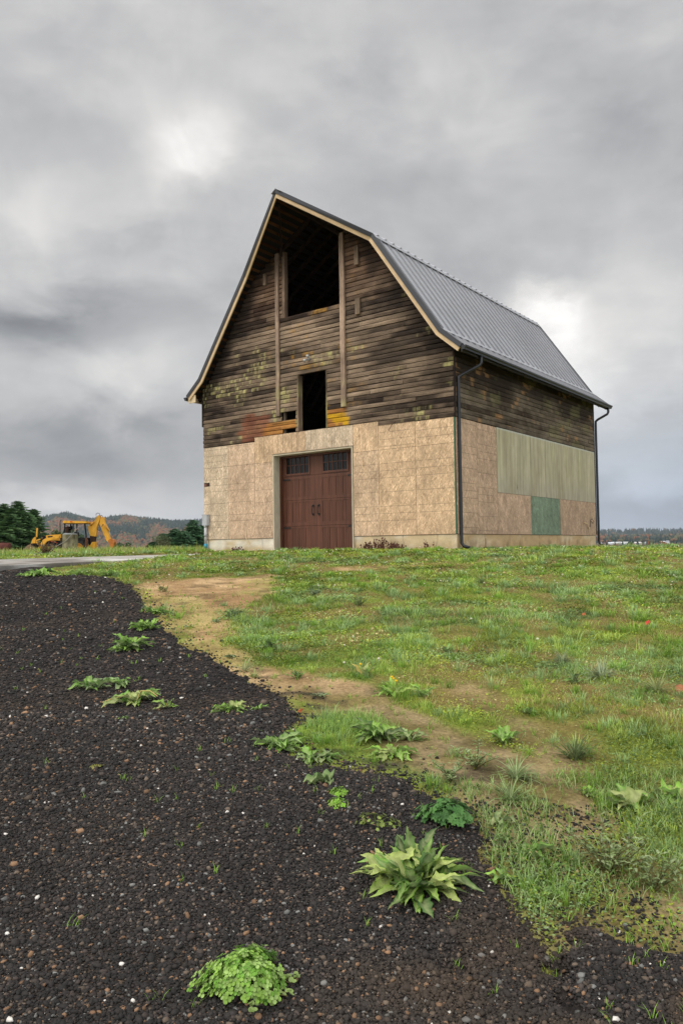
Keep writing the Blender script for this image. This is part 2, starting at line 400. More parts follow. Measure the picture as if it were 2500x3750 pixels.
# ------------------------------------------------------------------ barn
barn = tag(empty('barn', (-5, 5.5, .55)), 'tall weathered wooden gambrel barn with strand board lower walls and dark metal roof', 'barn')
RX, YB = -5.0, 11.55
PROF = [(-5.47, 6.05), (-4.84, 6.58), (-2.637, 9.784), (0, 11.433), (2.637, 9.784), (4.84, 6.58), (5.47, 6.05)]
YF = [-.39, -.39, -.39, -1.67, -.39, -.39, -.39]
def offset(t):
    """profile moved inwards by t, mitred"""
    P = [Vector(p) for p in PROF]; n = []
    for i in range(6):
        d = (P[i+1]-P[i]).normalized(); n.append(Vector((d.y, -d.x)))
    o = []
    for i in range(7):
        if i == 0: q = P[0]+n[0]*t
        elif i == 6: q = P[6]+n[5]*t
        else:
            m = (n[i-1]+n[i]); q = P[i]+m*(2*t/m.length_squared)
        o.append((q.x, q.y))
    return o
def hw_at(z, t):
    o = offset(t)[3:]
    zs = [p[1] for p in o][::-1]; xs = [p[0] for p in o][::-1]
    return float(np.interp(z, zs, xs))

# foundation: front left, front right and side, painted by position
def patch(mb_v, mb_f, mb_c, axis, a0, a1, z0, z1, pos, da, dz, colf, flip=False):
    na = max(1, int(round((a1-a0)/da))); nz = max(1, int(round((z1-z0)/dz)))
    A, Z = np.meshgrid(np.linspace(a0, a1, na+1), np.linspace(z0, z1, nz+1))
    c = colf(A.ravel(), Z.ravel()); b = len(mb_v)
    for a, z in zip(A.ravel(), Z.ravel()): mb_v.append((a, pos, z) if axis == 'x' else (pos, a, z))
    for j in range(nz):
        for i in range(na):
            q = [b+j*(na+1)+i, b+j*(na+1)+i+1, b+(j+1)*(na+1)+i+1, b+(j+1)*(na+1)+i]
            mb_f.append(q if axis == 'x' else q)
    mb_c += [tuple(q) for q in c]

def col_found(seed, side):
    def f(a, z):
        base = mix(lin(196, 176, 140), lin(214, 206, 188), sstep(.45, .7, fbm(a*1.1, z*2.5, 3, seed)))
        if side: base = mix(lin(190, 162, 122), lin(205, 184, 150), sstep(.4, .7, fbm(a*1.3, z*3, 3, seed)))
        low = sstep(.78, .55, z+.12*(fbm(a*5, z*5, 3, seed+3)-.5)*2)
        base = mix(base, lin(150, 128, 88), .55*low*sstep(.35, .6, fbm(a*2, z, 2, seed+5)))
        wet = sstep(.62, .72, fbm(a*2.2+4, z*1.2, 3, seed+8))
        base = mix(base, lin(140, 118, 90), .6*wet*sstep(.95, .7, z))
        cr = np.zeros_like(a)
        for k, c in enumerate((.62, 1.7, 3.35, 4.2, 5.6, 7.1, 9.6)):
            cr = np.maximum(cr, np.exp(-((a-(c if side else -c*1.02)+.05*(fbm(z*6, z*0+k, 3, seed+9)-.5)*2)/.014)**2)*(.75 if k != 1 else .9))
        base = mix(base, lin(98, 76, 56), cr*.7)
        if side:
            st = np.exp(-((a-1.62-.25*(.95-z))/.09)**2)*sstep(.4, .6, fbm(a*14, z*9, 3, 77))
            base = mix(base, lin(108, 68, 44), st*.85)
            st = sstep(.64, .57, z+.05*fbm(a*6, z, 2, 5))*sstep(.35, .6, fbm(a*1.2, z*0, 2, 6))*sstep(5.5, 2.5, a)
            base = mix(base, lin(104, 62, 42), st*.8)
        return base
    return f
v, f, c = [], [], []
patch(v, f, c, 'x', -10.0, -6.70, .2, .965, .012, .03, .03, col_found(31, False))
patch(v, f, c, 'x', -3.475, -.012, .2, .965, .012, .03, .03, col_found(32, False))
patch(v, f, c, 'y', .012, 10.99, .2, .965, -.012, .03, .03, col_found(33, True))
mb = MB(); mb.v, mb.f, mb.c = v, f, c; g = lin(190, 172, 140)
mb.box(-9.99, -6.71, .0125, .3, .2, .964, g).box(-3.47, -.3, .0125, .3, .2, .964, g).box(-.3, -.0125, .0125, 10.98, .2, .964, g)
mb.box(-9.99, -9.7, .3, 10.98, .2, .964, g).box(-9.7, -.3, 10.7, 10.98, .2, .964, g)
mb.build('foundation', M['found'], barn)

# strand board sheets, front (y=0) and side (x=0)
def osb_sheets(name, sheets, axis, material, lines=True):
    r = random.Random(3 if axis == 'x' else 5)
    for (a0, a1, z0, z1, vert, tone, offs) in sheets:
        mb = MB()
        t = .013+r.random()*.003
        c = np.array(tone)*(.93+.12*r.random())
        g = .0035
        if axis == 'x': mb.box(a0+g, a1-g, -t, 0, z0+.002, z1-.002, c)
        else: mb.box(0, t, a0+g, a1-g, z0+.002, z1-.002, c)
        if not lines or offs is None:
            mb.build(name, material, barn); continue
        lc = c*.56
        def strip(p0, p1, q0, q1):
            if axis == 'x': mb.add([(p0, -t-.0012, q0), (p1, -t-.0012, q0), (p1, -t-.0012, q1), (p0, -t-.0012, q1)], [[0, 1, 2, 3]], lc)
            else: mb.add([(t+.0012, p0, q0), (t+.0012, p1, q0), (t+.0012, p1, q1), (t+.0012, p0, q1)], [[0, 1, 2, 3]], lc)
        if vert:
            a = a0+.21+r.random()*.05; k = 0
            while a < a1-.04:
                strip(a, a+.014, z0+.02, z1-.02); a += (.205, .41, .205, .32)[k % 4]*(.96+.08*r.random()); k += 1
        else:
            for k in range(-4, 6):
                for d in (.416, .625, .835, 1.245):
                    z = offs-k*1.25-d
                    if z0+.03 < z < z1-.03 and r.random() < .9: strip(a0+.012+r.random()*.03, a1-.012-.04*r.random(), z, z+.013)
        mb.build(name, material, barn)
T1 = lin(194, 168, 142); T2 = lin(205, 176, 143); T3 = lin(198, 171, 142); TG = lin(194, 175, 151)
front = [
 (-10.0, -8.775, .975, 2.21, 0, TG, 2.21), (-10.0, -8.775, 2.215, 3.465, 0, TG, 3.465), (-10.0, -8.775, 3.47, 4.192, 0, TG, 4.5),
 (-8.77, -7.54, .975, 3.465, 0, T1*1.02, 3.465), (-8.77, -7.54, 3.47, 4.192, 0, T1*1.03, 4.55),
 (-7.535, -6.71, .975, 3.46, 0, T1, 3.40), (-7.535, -6.73, 3.465, 4.34, 1, T2*.93, 0), (-6.725, -5.33, 3.70, 4.34, 1, T2*.97, 0), (-5.325, -3.46, 3.70, 4.34, 1, TG*.98, 0),
 (-3.455, -2.54, 3.49, 4.34, 1, T2*1.0, 0), (-3.465, -2.54, .975, 3.485, 0, T3*.98, 3.485),
 (-2.535, -1.275, .975, 3.482, 0, T2, 3.482), (-2.535, -1.275, 3.486, 4.232, 0, T2*1.01, 4.40),
 (-1.27, -.03, .975, 3.48, 0, T2*1.02, 3.48), (-1.27, -.03, 3.484, 4.195, 0, T2*1.04, 4.55)]
osb_sheets('wall_sheet', front, 'x', M['osb'])
S1 = lin(184, 157, 133)
sidesheets = [(.02, 1.248, .975, 4.19, 0, S1, 4.06), (1.252, 2.505, .975, 4.185, 0, S1*.95, 3.98), (2.515, 4.935, .975, 2.224, 0, S1*1.0, None), (7.395, 10.985, .975, 2.224, 0, S1*.96, None)]
osb_sheets('wall_sheet', sidesheets, 'y', M['osb_side'])
mb = MB().box(0, .015, 4.945, 7.385, .976, 2.222, lin(124, 142, 120))
MB().box(-.028, -.001, -.016, -.001, .98, 4.19, lin(66, 112, 88)).build('edge_strip', M['plain'], barn)   # green sealed edge of the corner sheet
o = mb.build('wall_sheet', M['osb_side'], barn); tag(o, 'green painted strand board sheet')
# weathered grooved plywood band
def col_ply(a, z):
    s = fbm(a*7, z*.35, 4, 61); s2 = fbm(a*1.2, z*.6, 3, 64)
    base = mix(lin(168, 161, 134), lin(190, 182, 154), sstep(.3, .7, s))
    base = mix(base, lin(168, 160, 140), .7*sstep(3.0, 2.3, z+.3*(s2-.5)))
    base = mix(base, lin(146, 134, 106), .4*sstep(.5, .75, s2))
    base = mix(base, lin(196, 190, 140), .3*sstep(.62, .75, fbm(a*5, z*.5, 3, 66))*sstep(2.6, 3.4, z))
    gr = np.minimum(np.abs(((a-2.51)/.205) % 1), 1-np.abs(((a-2.51)/.205) % 1))*.205
    base = mix(base, lin(112, 108, 80), .55*np.exp(-(gr/.012)**2)*sstep(.2, .6, fbm(a*2.1, z*.7, 3, 67)))
    for q in (4.94, 6.17, 7.39, 9.2): base = mix(base, lin(96, 88, 66), .7*np.exp(-((a-q)/.012)**2))
    base = mix(base, lin(196, 198, 190), .8*sstep(4.16, 4.19, z))
    mk = np.exp(-((a-3.9)/.02)**2-((z-2.45)/.06)**2)
    return mix(base, lin(60, 50, 36), mk)
v, f, c = [], [], []
patch(v, f, c, 'y', 2.512, 10.985, 2.228, 4.192, .019, .02, .07, col_ply)
mb = MB(); mb.v, mb.f, mb.c = v, f, c; mb.box(0, .0185, 2.513, 10.984, 2.229, 4.191, lin(160, 152, 120))
mb.build('plywood_panel', M['ply'], barn)

# lap siding ---------------------------------------------------------------
EXP = .14
def siding(name, rows, axis, colf, material, lip=.036, seg=.035, seed=1):
    """rows: list of (z, [(a0,a1),...]); boards of random length, painted every few centimetres"""
    rr = random.Random(seed); V, F, Cc = [], [], []
    for ri, (z, iv) in enumerate(rows):
        for (a0, a1) in iv:
            a = a0; first = True
            while a < a1-.02:
                b = min(a1, a+((rr.random()*2.5+.4) if first else rr.uniform(1.6, 4.4)))
                if a1-b < .5: b = a1
                first = False
                n = max(1, int(round((b-a)/seg))); xs = np.linspace(a+.002, b-.002, n+1)
                tone = rr.random(); jit = (rr.random()-.5)*.014; lp = lip-.001+rr.uniform(-.008, .010)
                sag = np.array([(fbm(x*.7, ri*3.1, 2, seed)-.5)*.016 for x in xs])
                prof = [(-lp, z+.010), (-lp+.003, z+EXP*.62), (-.014, z+EXP+.001), (.03, z+EXP), (.03, z+.001), (.012, z+.009)]
                base = len(V)
                for i, x in enumerate(xs):
                    for k, (yy, zz) in enumerate(prof):
                        zj = zz+(jit+sag[i])*(1 if k in (0, 1, 5) else .3)
                        V.append((x, yy, zj) if axis == 'x' else (-yy, x, zj))
                cc = colf(xs, np.full_like(xs, z+EXP/2), tone, ri)
                ct = colf(xs, np.full_like(xs, z+EXP*.9), tone, ri)
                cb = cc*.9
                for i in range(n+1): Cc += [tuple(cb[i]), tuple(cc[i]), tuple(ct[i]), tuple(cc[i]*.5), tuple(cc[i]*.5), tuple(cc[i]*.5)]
                for i in range(n):
                    for k in range(6):
                        k2 = (k+1) % 6; q = [base+i*6+k, base+(i+1)*6+k, base+(i+1)*6+k2, base+i*6+k2]
                        F.append(q if axis == 'x' else q[::-1])
                F.append([base+k for k in range(6)]); F.append([base+n*6+k for k in range(6)][::-1])
                a = b
    return make(name, V, F, material, barn, Cc)

def col_front(x, z, tone, ri):
    st = fbm(x*.55, z*5.5, 4, 11); big = fbm(x*.33+3, z*.5, 3, 12); fine = fbm(x*3, z*40, 3, 13)
    t = .22+.34*(tone-.5)+1.25*(st-.5)+.65*(big-.45)+.5*(fine-.5)
    t = t+.04+.27*np.exp(-((x+5.4)/2.1)**2)*sstep(9.2, 7, z)
    col = mix(lin(42, 33, 27), lin(158, 136, 113), np.clip(t, 0, 1))
    # brown, unbleached wood high up
    col = mix(col, lin(104, 72, 52)*(.5+t[..., None]), .55*sstep(7.4, 9.6, z+.8*(big-.5)))
    # black water stains in long runs along some boards
    run = sstep(.56, .72, fbm(x*.45+ri*7.3, ri*1.7, 3, 14))
    col = mix(col, lin(38, 31, 27), .75*run*sstep(-4, -2.2, x)*sstep(8.6, 7.2, z))
    col = mix(col, lin(40, 33, 28), .7*sstep(.60, .74, fbm(x*.5+9, ri*.9, 3, 15)))
    # weather stain and painted roof shade, starting under the rake
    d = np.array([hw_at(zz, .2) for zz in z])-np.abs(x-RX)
    stain_shade = sstep(1.3, .1, d+1.5*(fbm(x*1.5, z*1.1, 3, 16)-.5))
    col = mix(col, lin(34, 27, 23), .84*stain_shade*sstep(4.9, 5.8, z))
    # pale lichen
    li = sstep(.60, .72, fbm(x*1.1+2, z*2.1, 4, 21)+.13*np.exp(-((x+8.0)/1.2)**2-((z-6.2)/1.1)**2)+.07*np.exp(-((x+5.9)/.5)**2-((z-7.2)/.9)**2)+.05*np.exp(-((x+9.6)/.5)**2-((z-4.6)/.4)**2))
    li = li*sstep(.40, .66, fbm(x*7, z*31+ri*3.3, 4, 22))*sstep(.25,.6,fbm(x*22, z*9, 2, 29))
    col = mix(col, lin(172, 164, 108), .8*li*sstep(8.2, 7.4, z))
    # orange lichen round the middle bay
    lo = sstep(.56, .70, fbm(x*1.9, z*2.6+ri*.37, 4, 23)+.16*(fbm(x*5, z*33, 3, 30)-.5)*2+.16*np.exp(-((x+4.9)/.8)**2-((z-6.45)/.35)**2)+.16*np.exp(-((x+4.6)/.45)**2-((z-8.05)/.16)**2)-.10)
    col = mix(col, lin(166, 122, 46), .7*lo*sstep(.3, .6, fbm(x*9, z*28, 3, 19))*np.exp(-((x+5)/1.5)**2))
    # old red and yellow paint low down
    e = .22*(fbm(x*5, z*9+ri*5.1, 3, 24)-.5)*2+.16*(tone-.5)
    red = sstep(-8.25, -8.05, x+e)*sstep(-6.75, -7.05, x+e)*sstep(5.16, 5.02, z+e*.6)
    col = mix(col, mix(lin(92, 54, 42), lin(146, 92, 66), np.clip(.2+1.2*t*fbm(x*3, z*24, 3, 25), 0, 1)), .84*red)
    org = sstep(-7.3, -6.9, x+e)*sstep(-5.68, -5.72, x)*sstep(4.78, 4.72, z)
    col = mix(col, mix(lin(118, 72, 42), lin(178, 120, 52), np.clip(.25+.9*fbm(x*3, z*24, 3, 26), 0, 1)), .85*org)
    yel = sstep(-4.5, -4.44, x)*sstep(-3.55, -3.75, x+e)*sstep(4.94, 4.86, z)
    yc = mix(lin(196, 150, 24), lin(150, 100, 52), sstep(.42, .6, fbm(x*3, z*6+5, 3, 27)+.12*(4.55 < z.mean() < 4.7)))
    col = mix(col, yc, .92*yel)
    sl = np.exp(-((z-8.19)/.06)**2)*sstep(-5.2, -5.1, x)*sstep(-3.9, -4.0, x)
    col = mix(col, lin(190, 142, 36), .8*sl*sstep(.35, .55, fbm(x*3, z, 2, 28)))
    return col
def cut(iv, a, b):
    o = []
    for (p, q) in iv:
        if b <= p or a >= q: o.append((p, q)); continue
        if a > p+.03: o.append((p, a))
        if b < q-.03: o.append((b, q))
    return o
rows = []
for i in range(0, 50):
    z = 4.20+EXP*i; zm = z+EXP/2
    hw = min(5.0, hw_at(zm, .155))
    if zm > 11.1 or hw < .15: break
    iv = [(RX-hw, RX+hw)]
    if i == 0: iv = cut(cut(iv, -7.535, -2.535), -99, -10)
    if zm > 8.11: iv = cut(iv, -6.24, -3.73)
    if 4.3 < zm < 6.15: iv = cut(iv, -5.63, -4.42)
    if i == 1: iv = cut(iv, -6.27, -5.70)
    if i in (4, 5): iv = cut(iv, -6.31, -5.70)
    rows.append((z, iv))
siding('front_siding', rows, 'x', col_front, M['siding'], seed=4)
def col_side(y, z, tone, ri):
    st = fbm(y*.9, z*5, 4, 41); big = fbm(y*.4, z*.8, 3, 42); fine = fbm(y*6, z*40, 3, 43)
    t = .34+.26*(tone-.5)+.9*(st-.5)+.5*(big-.5)+.4*(fine-.5)
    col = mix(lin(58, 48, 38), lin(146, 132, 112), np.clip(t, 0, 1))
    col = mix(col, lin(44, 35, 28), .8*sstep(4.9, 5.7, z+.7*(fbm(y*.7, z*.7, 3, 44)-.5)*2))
    bare = sstep(.66, .74, fbm(y*1.3+5, z*4, 3, 45))*sstep(.4, .6, fbm(y*5, z*12, 2, 46))
    col = mix(col, lin(170, 128, 84), .6*bare)
    gr = sstep(.62, .7, fbm(y*1.2+1, z*2, 3, 47))
    return mix(col, lin(120, 116, 78), .4*gr)
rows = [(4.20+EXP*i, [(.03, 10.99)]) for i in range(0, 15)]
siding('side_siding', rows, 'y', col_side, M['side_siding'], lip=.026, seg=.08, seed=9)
# corner boards
dk = lin(44, 36, 32)
for q in ((.0, .036, -.012, .03, 4.2, 6.2), (-10.05, -10.0, -.05, .1, 4.95, 6.0), (.0, .03, 10.985, 11.05, 1.0, 6.1)): MB().box(*q, dk).build('corner_board', M['post'], barn)
# hidden sides: plain boarding
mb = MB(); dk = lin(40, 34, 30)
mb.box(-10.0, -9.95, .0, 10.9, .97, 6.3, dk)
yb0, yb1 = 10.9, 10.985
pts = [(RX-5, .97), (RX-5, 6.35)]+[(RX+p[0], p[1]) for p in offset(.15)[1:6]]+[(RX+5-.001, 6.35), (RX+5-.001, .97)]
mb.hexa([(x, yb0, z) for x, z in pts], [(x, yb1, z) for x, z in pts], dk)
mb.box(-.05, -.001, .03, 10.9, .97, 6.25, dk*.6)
mb.box(-9.95, -6.8, .031, .06, .97, 4.3, dk*.6).box(-3.4, -.05, .031, .06, .97, 4.3, dk*.6)
mb.build('rear_wall', M['rough'], barn)
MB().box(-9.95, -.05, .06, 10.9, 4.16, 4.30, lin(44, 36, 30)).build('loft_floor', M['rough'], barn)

# battens, jambs, blocks
def post(name, x0, x1, z0, z1, y0, y1, c=lin(150, 128, 110)):
    mb = MB(); n = int((z1-z0)/.12)+1; zs = np.linspace(z0, z1, n); V = []; Cc = []; F = []
    for i, z in enumerate(zs):
        t = fbm(z*1.3, x0*3, 3, 51); q = mix(c*.42, c*1.15, np.clip(t*1.5-.2, 0, 1)); q = mix(q, c*.4, .75*sstep(8.9, 9.9, z))
        q = mix(q, lin(168, 162, 108), .45*sstep(6.8, 5.4, z)*sstep(.4, .6, fbm(z*3, x0, 2, 52)))
        w = .006*math.sin(z*2.1+x0)
        V += [(x0+w, y0, z), (x1+w, y0, z), (x1+w, y1, z), (x0+w, y1, z)]; Cc += [tuple(q)]*4
    for i in range(n-1):
        for k in range(4):
            k2 = (k+1) % 4; F.append([i*4+k, i*4+k2, i*4+4+k2, i*4+4+k])
    F += [[3, 2, 1, 0], [(n-1)*4+k for k in range(4)]]
    return make(name, V, F, M['post'], barn, Cc)
post('batten', -6.485, -6.35, 4.92, 10.28, -.095, -.036)
post('batten', -3.825, -3.665, 4.91, 10.28, -.115, -.036, lin(164, 140, 120))
post('jamb_post', -6.235, -6.12, 8.12, 10.3, -.03, .12, lin(132, 110, 92))
post('jamb_post', -3.84, -3.74, 8.12, 10.3, -.03, .12, lin(90, 74, 62))
post('jamb_post', -5.625, -5.575, 4.345, 6.16, -.045, .16, lin(120, 100, 84))
post('jamb_post', -4.47, -4.425, 4.345, 6.16, -.03, .12, lin(90, 74, 62))
post('jamb_post', -6.27, -6.20, 4.35, 5.04, .035, .12, lin(110, 96, 80))
for (x0, x1, z0, z1) in ((-3.25, -3.11, 9.155, 9.74), (-3.25, -3.09, 7.64, 8.12), (-7.0, -6.885, 9.35, 9.73)):
    post('wood_block', x0, x1, z0, z1, -.11, -.036, lin(128, 110, 92))
post('sill_ledge', -6.72, -5.70, 4.70, 4.765, -.05, -.02, lin(150, 140, 110))

# flood lamp over the hay door
mb = MB(); s = (.75, .75, .75)
mb.lathe((-5.12, -.045, 6.60), [(.055, 0), (.055, -.03), (.03, -.045)], 12, 'y')
for (a, b) in (((-5.12, -.085, 6.59), (-5.20, -.21, 6.52)), ((-5.10, -.085, 6.62), (-5.05, -.20, 6.67))):
    d = Vector(b)-Vector(a); mb.tube([a, Vector(a)+d*.35, Vector(a)+d*.6, b], [.02, .027, .045, .05], 12)
mb.build('flood_lamp', M['silver'], barn, True)
# meter box, conduit and blue coupling at the left corner
MB().box(-9.955, -9.72, -.15, -.018, 1.47, 1.83, lin(176, 178, 180)).box(-9.965, -9.71, -.155, -.018, 1.83, 1.845, lin(150, 152, 154)).build('meter_box', M['grey'], barn)
mb = MB().tube([(-9.84, -.09, 1.47), (-9.84, -.09, .80)], .052, 12, lin(190, 190, 190)).tube([(-9.84, -.09, 1.16), (-9.84, -.09, 1.08)], .06, 12, lin(150, 150, 150)).tube([(-9.84, -.09, 1.47), (-9.84, -.09, 1.40)], .06, 12, lin(165, 165, 165))
mb.tube([(-9.84, -.09, .70), (-9.87, -.11, .4)], .05, 12, lin(140, 128, 118))
cd = mb.build('conduit', M['grey'], barn, True)
MB().tube([(-9.84, -.09, .82), (-9.84, -.09, .68)], .062, 12, lin(40, 150, 186)).build('coupling', M['grey'], cd, True)
mb = MB().box(-9.985, -9.70, -.0175, -.0145, 2.83, 2.965, lin(60, 44, 34)).box(-9.98, -9.86, -.0195, -.0175, 2.84, 2.93, lin(126, 84, 62))
mb.build('vent_hole', M['plain'], barn)
# loose wires, torn splinters
for pts, rr, cc in (
 ([(-1.92, -.03, 4.26), (-2.0, -.12, 4.15), (-2.12, -.10, 4.0)], .008, lin(60, 40, 28)),
 ([(.03, 10.28, 1.29), (.05, 10.28, 1.55), (.06, 10.45, 1.60), (.06, 10.62, 1.50), (.05, 10.55, 1.42), (.04, 10.4, 1.5)], .009, lin(40, 34, 30)),
 ([(.03, 9.62, 1.45), (.05, 9.9, 1.40), (.03, 10.15, 1.2)], .010, lin(206, 182, 130)),
 ([(-7.4, -.03, 3.42), (-7.2, -.06, 3.15), (-7.1, -.03, 3.02)], .010, lin(226, 200, 160)),
 ([(-3.14, -.03, 3.3), (-3.1, -.06, 3.05), (-2.99, -.03, 2.85)], .009, lin(226, 200, 160)),
 ([(-7.95, -.02, 1.28), (-7.93, -.05, 1.0), (-7.74, -.04, .72)], .010, lin(220, 200, 160))):
    MB().tube(pts, rr, 5, cc).build('loose_wire', M['plain'], barn)
# garage door -----------------------------------------------------------------
mb = MB(); Y0 = .35
for (z0, z1) in ((.545, 1.345), (1.353, 2.185), (2.193, 2.965), (2.973, 3.72)):
    mb.box(-6.80, -3.44, Y0+.014, Y0+.06, z0, z1)
def rails(z0, z1, p0, p1):
    """one section: rails above and below, stiles between the recessed panels"""
    mb.box(-6.80, -3.44, Y0, Y0+.014, z0, p0); mb.box(-6.80, -3.44, Y0, Y0+.014, p1, z1)
    xs = [-6.80]
    for g0 in (-6.475, -4.955):
        for k in range(4):
            a = g0+k*.268; xs += [a, a+.225]
    xs.append(-3.44)
    for a, b in zip(xs[::2], xs[1::2]): mb.box(a, b, Y0+.001, Y0+.014, p0, p1)
    for g0 in (-6.475, -4.955):
        for k in range(4):
            a = g0+k*.268
            mb.box(a+.02, a+.105, Y0+.010, Y0+.014, p0+.03, p1-.03); mb.box(a+.12, a+.205, Y0+.010, Y0+.014, p0+.03, p1-.03)
rails(.545, 1.345, .62, 1.275); rails(1.353, 2.185, 1.47, 2.12); rails(2.193, 2.965, 2.29, 2.86)
mb.box(-6.80, -6.50, Y0, Y0+.014, 2.973, 3.72).box(-5.44, -4.96, Y0, Y0+.014, 2.973, 3.72).box(-3.88, -3.44, Y0, Y0+.014, 2.973, 3.72)
mb.box(-6.50, -5.44, Y0, Y0+.014, 2.973, 3.0).box(-4.96, -3.88, Y0, Y0+.014, 2.973, 3.0).box(-6.50, -5.44, Y0, Y0+.014, 3.66, 3.72).box(-4.96, -3.88, Y0, Y0+.014, 3.66, 3.72)
gd = mb.build('garage_door', M['door'], barn); tag(gd, 'reddish brown wood-grain carriage door with two windows')
for g0 in (-6.50, -4.96):
    mb = MB(); x0, x1, z0, z1 = g0, g0+1.06, 3.0, 3.66; y0, y1 = Y0-.02, Y0+.013
    mb.box(x0, x1, y0, y1, z0, z0+.06).box(x0, x1, y0, y1, z1-.06, z1).box(x0, x0+.06, y0, y1, z0+.06, z1-.06).box(x1-.06, x1, y0, y1, z0+.06, z1-.06)
    for k in range(1, 5): mb.box(x0+.06+.188*k-.011, x0+.06+.188*k+.011, y0+.006, y1, z0+.06, z1-.06)
    zc = (z0+z1)/2; mb.box(x0+.06, x1-.06, y0+.008, y1, zc-.011, zc+.011)
    mb.build('window', M['door'], gd)
    MB().box(x0+.05, x1-.05, Y0+.006, Y0+.012, z0+.05, z1-.05).build('window_pane', M['glass'], gd)
for hx in (-5.33, -5.10):
    mb = MB(); mb.tube([(hx, Y0-.002, 1.985), (hx, Y0-.07, 1.97), (hx-.0, Y0-.08, 1.85), (hx, Y0-.07, 1.72), (hx, Y0-.002, 1.705)], [.018, .016, .014, .016, .018], 8)
    mb.box(hx-.035, hx+.035, Y0-.012, Y0-.001, 1.955, 2.02).box(hx-.035, hx+.035, Y0-.012, Y0-.001, 1.67, 1.735)
    mb.build('handle', M['iron'], gd)
for (hx, s) in ((-6.78, 1), (-3.46, -1)):
    for hz in (2.87, 1.30):
        mb = MB(); w = .5
        a = [(hx, Y0-.012, hz-.035), (hx+s*w*.85, Y0-.012, hz-.018), (hx+s*w*.9, Y0-.012, hz-.038), (hx+s*w, Y0-.012, hz), (hx+s*w*.9, Y0-.012, hz+.038), (hx+s*w*.85, Y0-.012, hz+.018), (hx, Y0-.012, hz+.035)]
        if s < 0: a = a[::-1]
        mb.hexa(a, [(p[0], Y0-.001, p[2]) for p in a]); mb.build('hinge', M['iron'], gd)
mb = MB()
mb.box(-6.70, -6.665, -.045, .34, .50, 3.69).box(-3.51, -3.475, -.045, .34, .50, 3.69).box(-6.665, -3.51, -.045, .34, 3.645, 3.69)
mb.build('door_frame', M['frame'], barn)
MB().box(-6.664, -6.60, .25, .345, .52, 3.64).box(-3.57, -3.511, .25, .345, .52, 3.64).box(-6.60, -3.57, .25, .345, 3.58, 3.64).build('door_stop', M['door'], barn)
mb = MB(); mb.box(-6.72, -3.46, -.06, -.016, 3.692, 3.705, lin(120, 104, 80)); mb.build('drip_cap', M['plain'], barn)

# roof -------------------------------------------------------------------------
def P3(o, i, y): return (RX+o[i][0], y, o[i][1])
o0, o1 = offset(.02), offset(.045)
def lerp(a, b, t): return tuple(a[k]+(b[k]-a[k])*t for k in range(3))
mb = MB()
for i in range(6):
    a = [P3(o0, i, YF[i]+.02), P3(o0, i+1, YF[i+1]+.02), P3(o0, i+1, YB), P3(o0, i, YB)]
    b = [P3(o1, i, YF[i]+.02), P3(o1, i+1, YF[i+1]+.02), P3(o1, i+1, YB), P3(o1, i, YB)]
    mb.hexa(b, a)
# standing ribs down each slope
def rib(i, y, w=.024, h=.042, lift=0.):
    a, b = Vector(PROF[i]), Vector(PROF[i+1]); d = (b-a).normalized(); n = Vector((-d.y, d.x))
    yf0, yf1 = YF[i]+.03, YF[i+1]+.03; s0, s1 = 0., 1.
    if y < max(yf0, yf1):
        if yf0 == yf1: return
        t = (y-yf0)/(yf1-yf0)
        if yf1 < yf0: s0 = t
        else: s1 = t
    p = a.lerp(b, s0); q = a.lerp(b, s1); p = p-n*.02; q = q-n*.02
    if i in (1, 4): p, q = (p+d*.10, q) if i == 1 else (p, q-d*.10)
    A = []; B = []
    for (dy, hh) in ((-w, 0), (-w*.55, h), (w*.55, h), (w, 0)):
        A.append((RX+p.x+n.x*hh, y+dy, p.y+n.y*hh)); B.append((RX+q.x+n.x*hh, y+dy, q.y+n.y*hh))
    mb.hexa(A, B, (.40, .40, .41))  # ribs darker than the pans: their shaded sides painted in
SP = .411
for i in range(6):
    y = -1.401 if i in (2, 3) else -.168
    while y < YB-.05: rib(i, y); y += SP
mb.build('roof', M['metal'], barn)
roof = bpy.data.objects['roof']
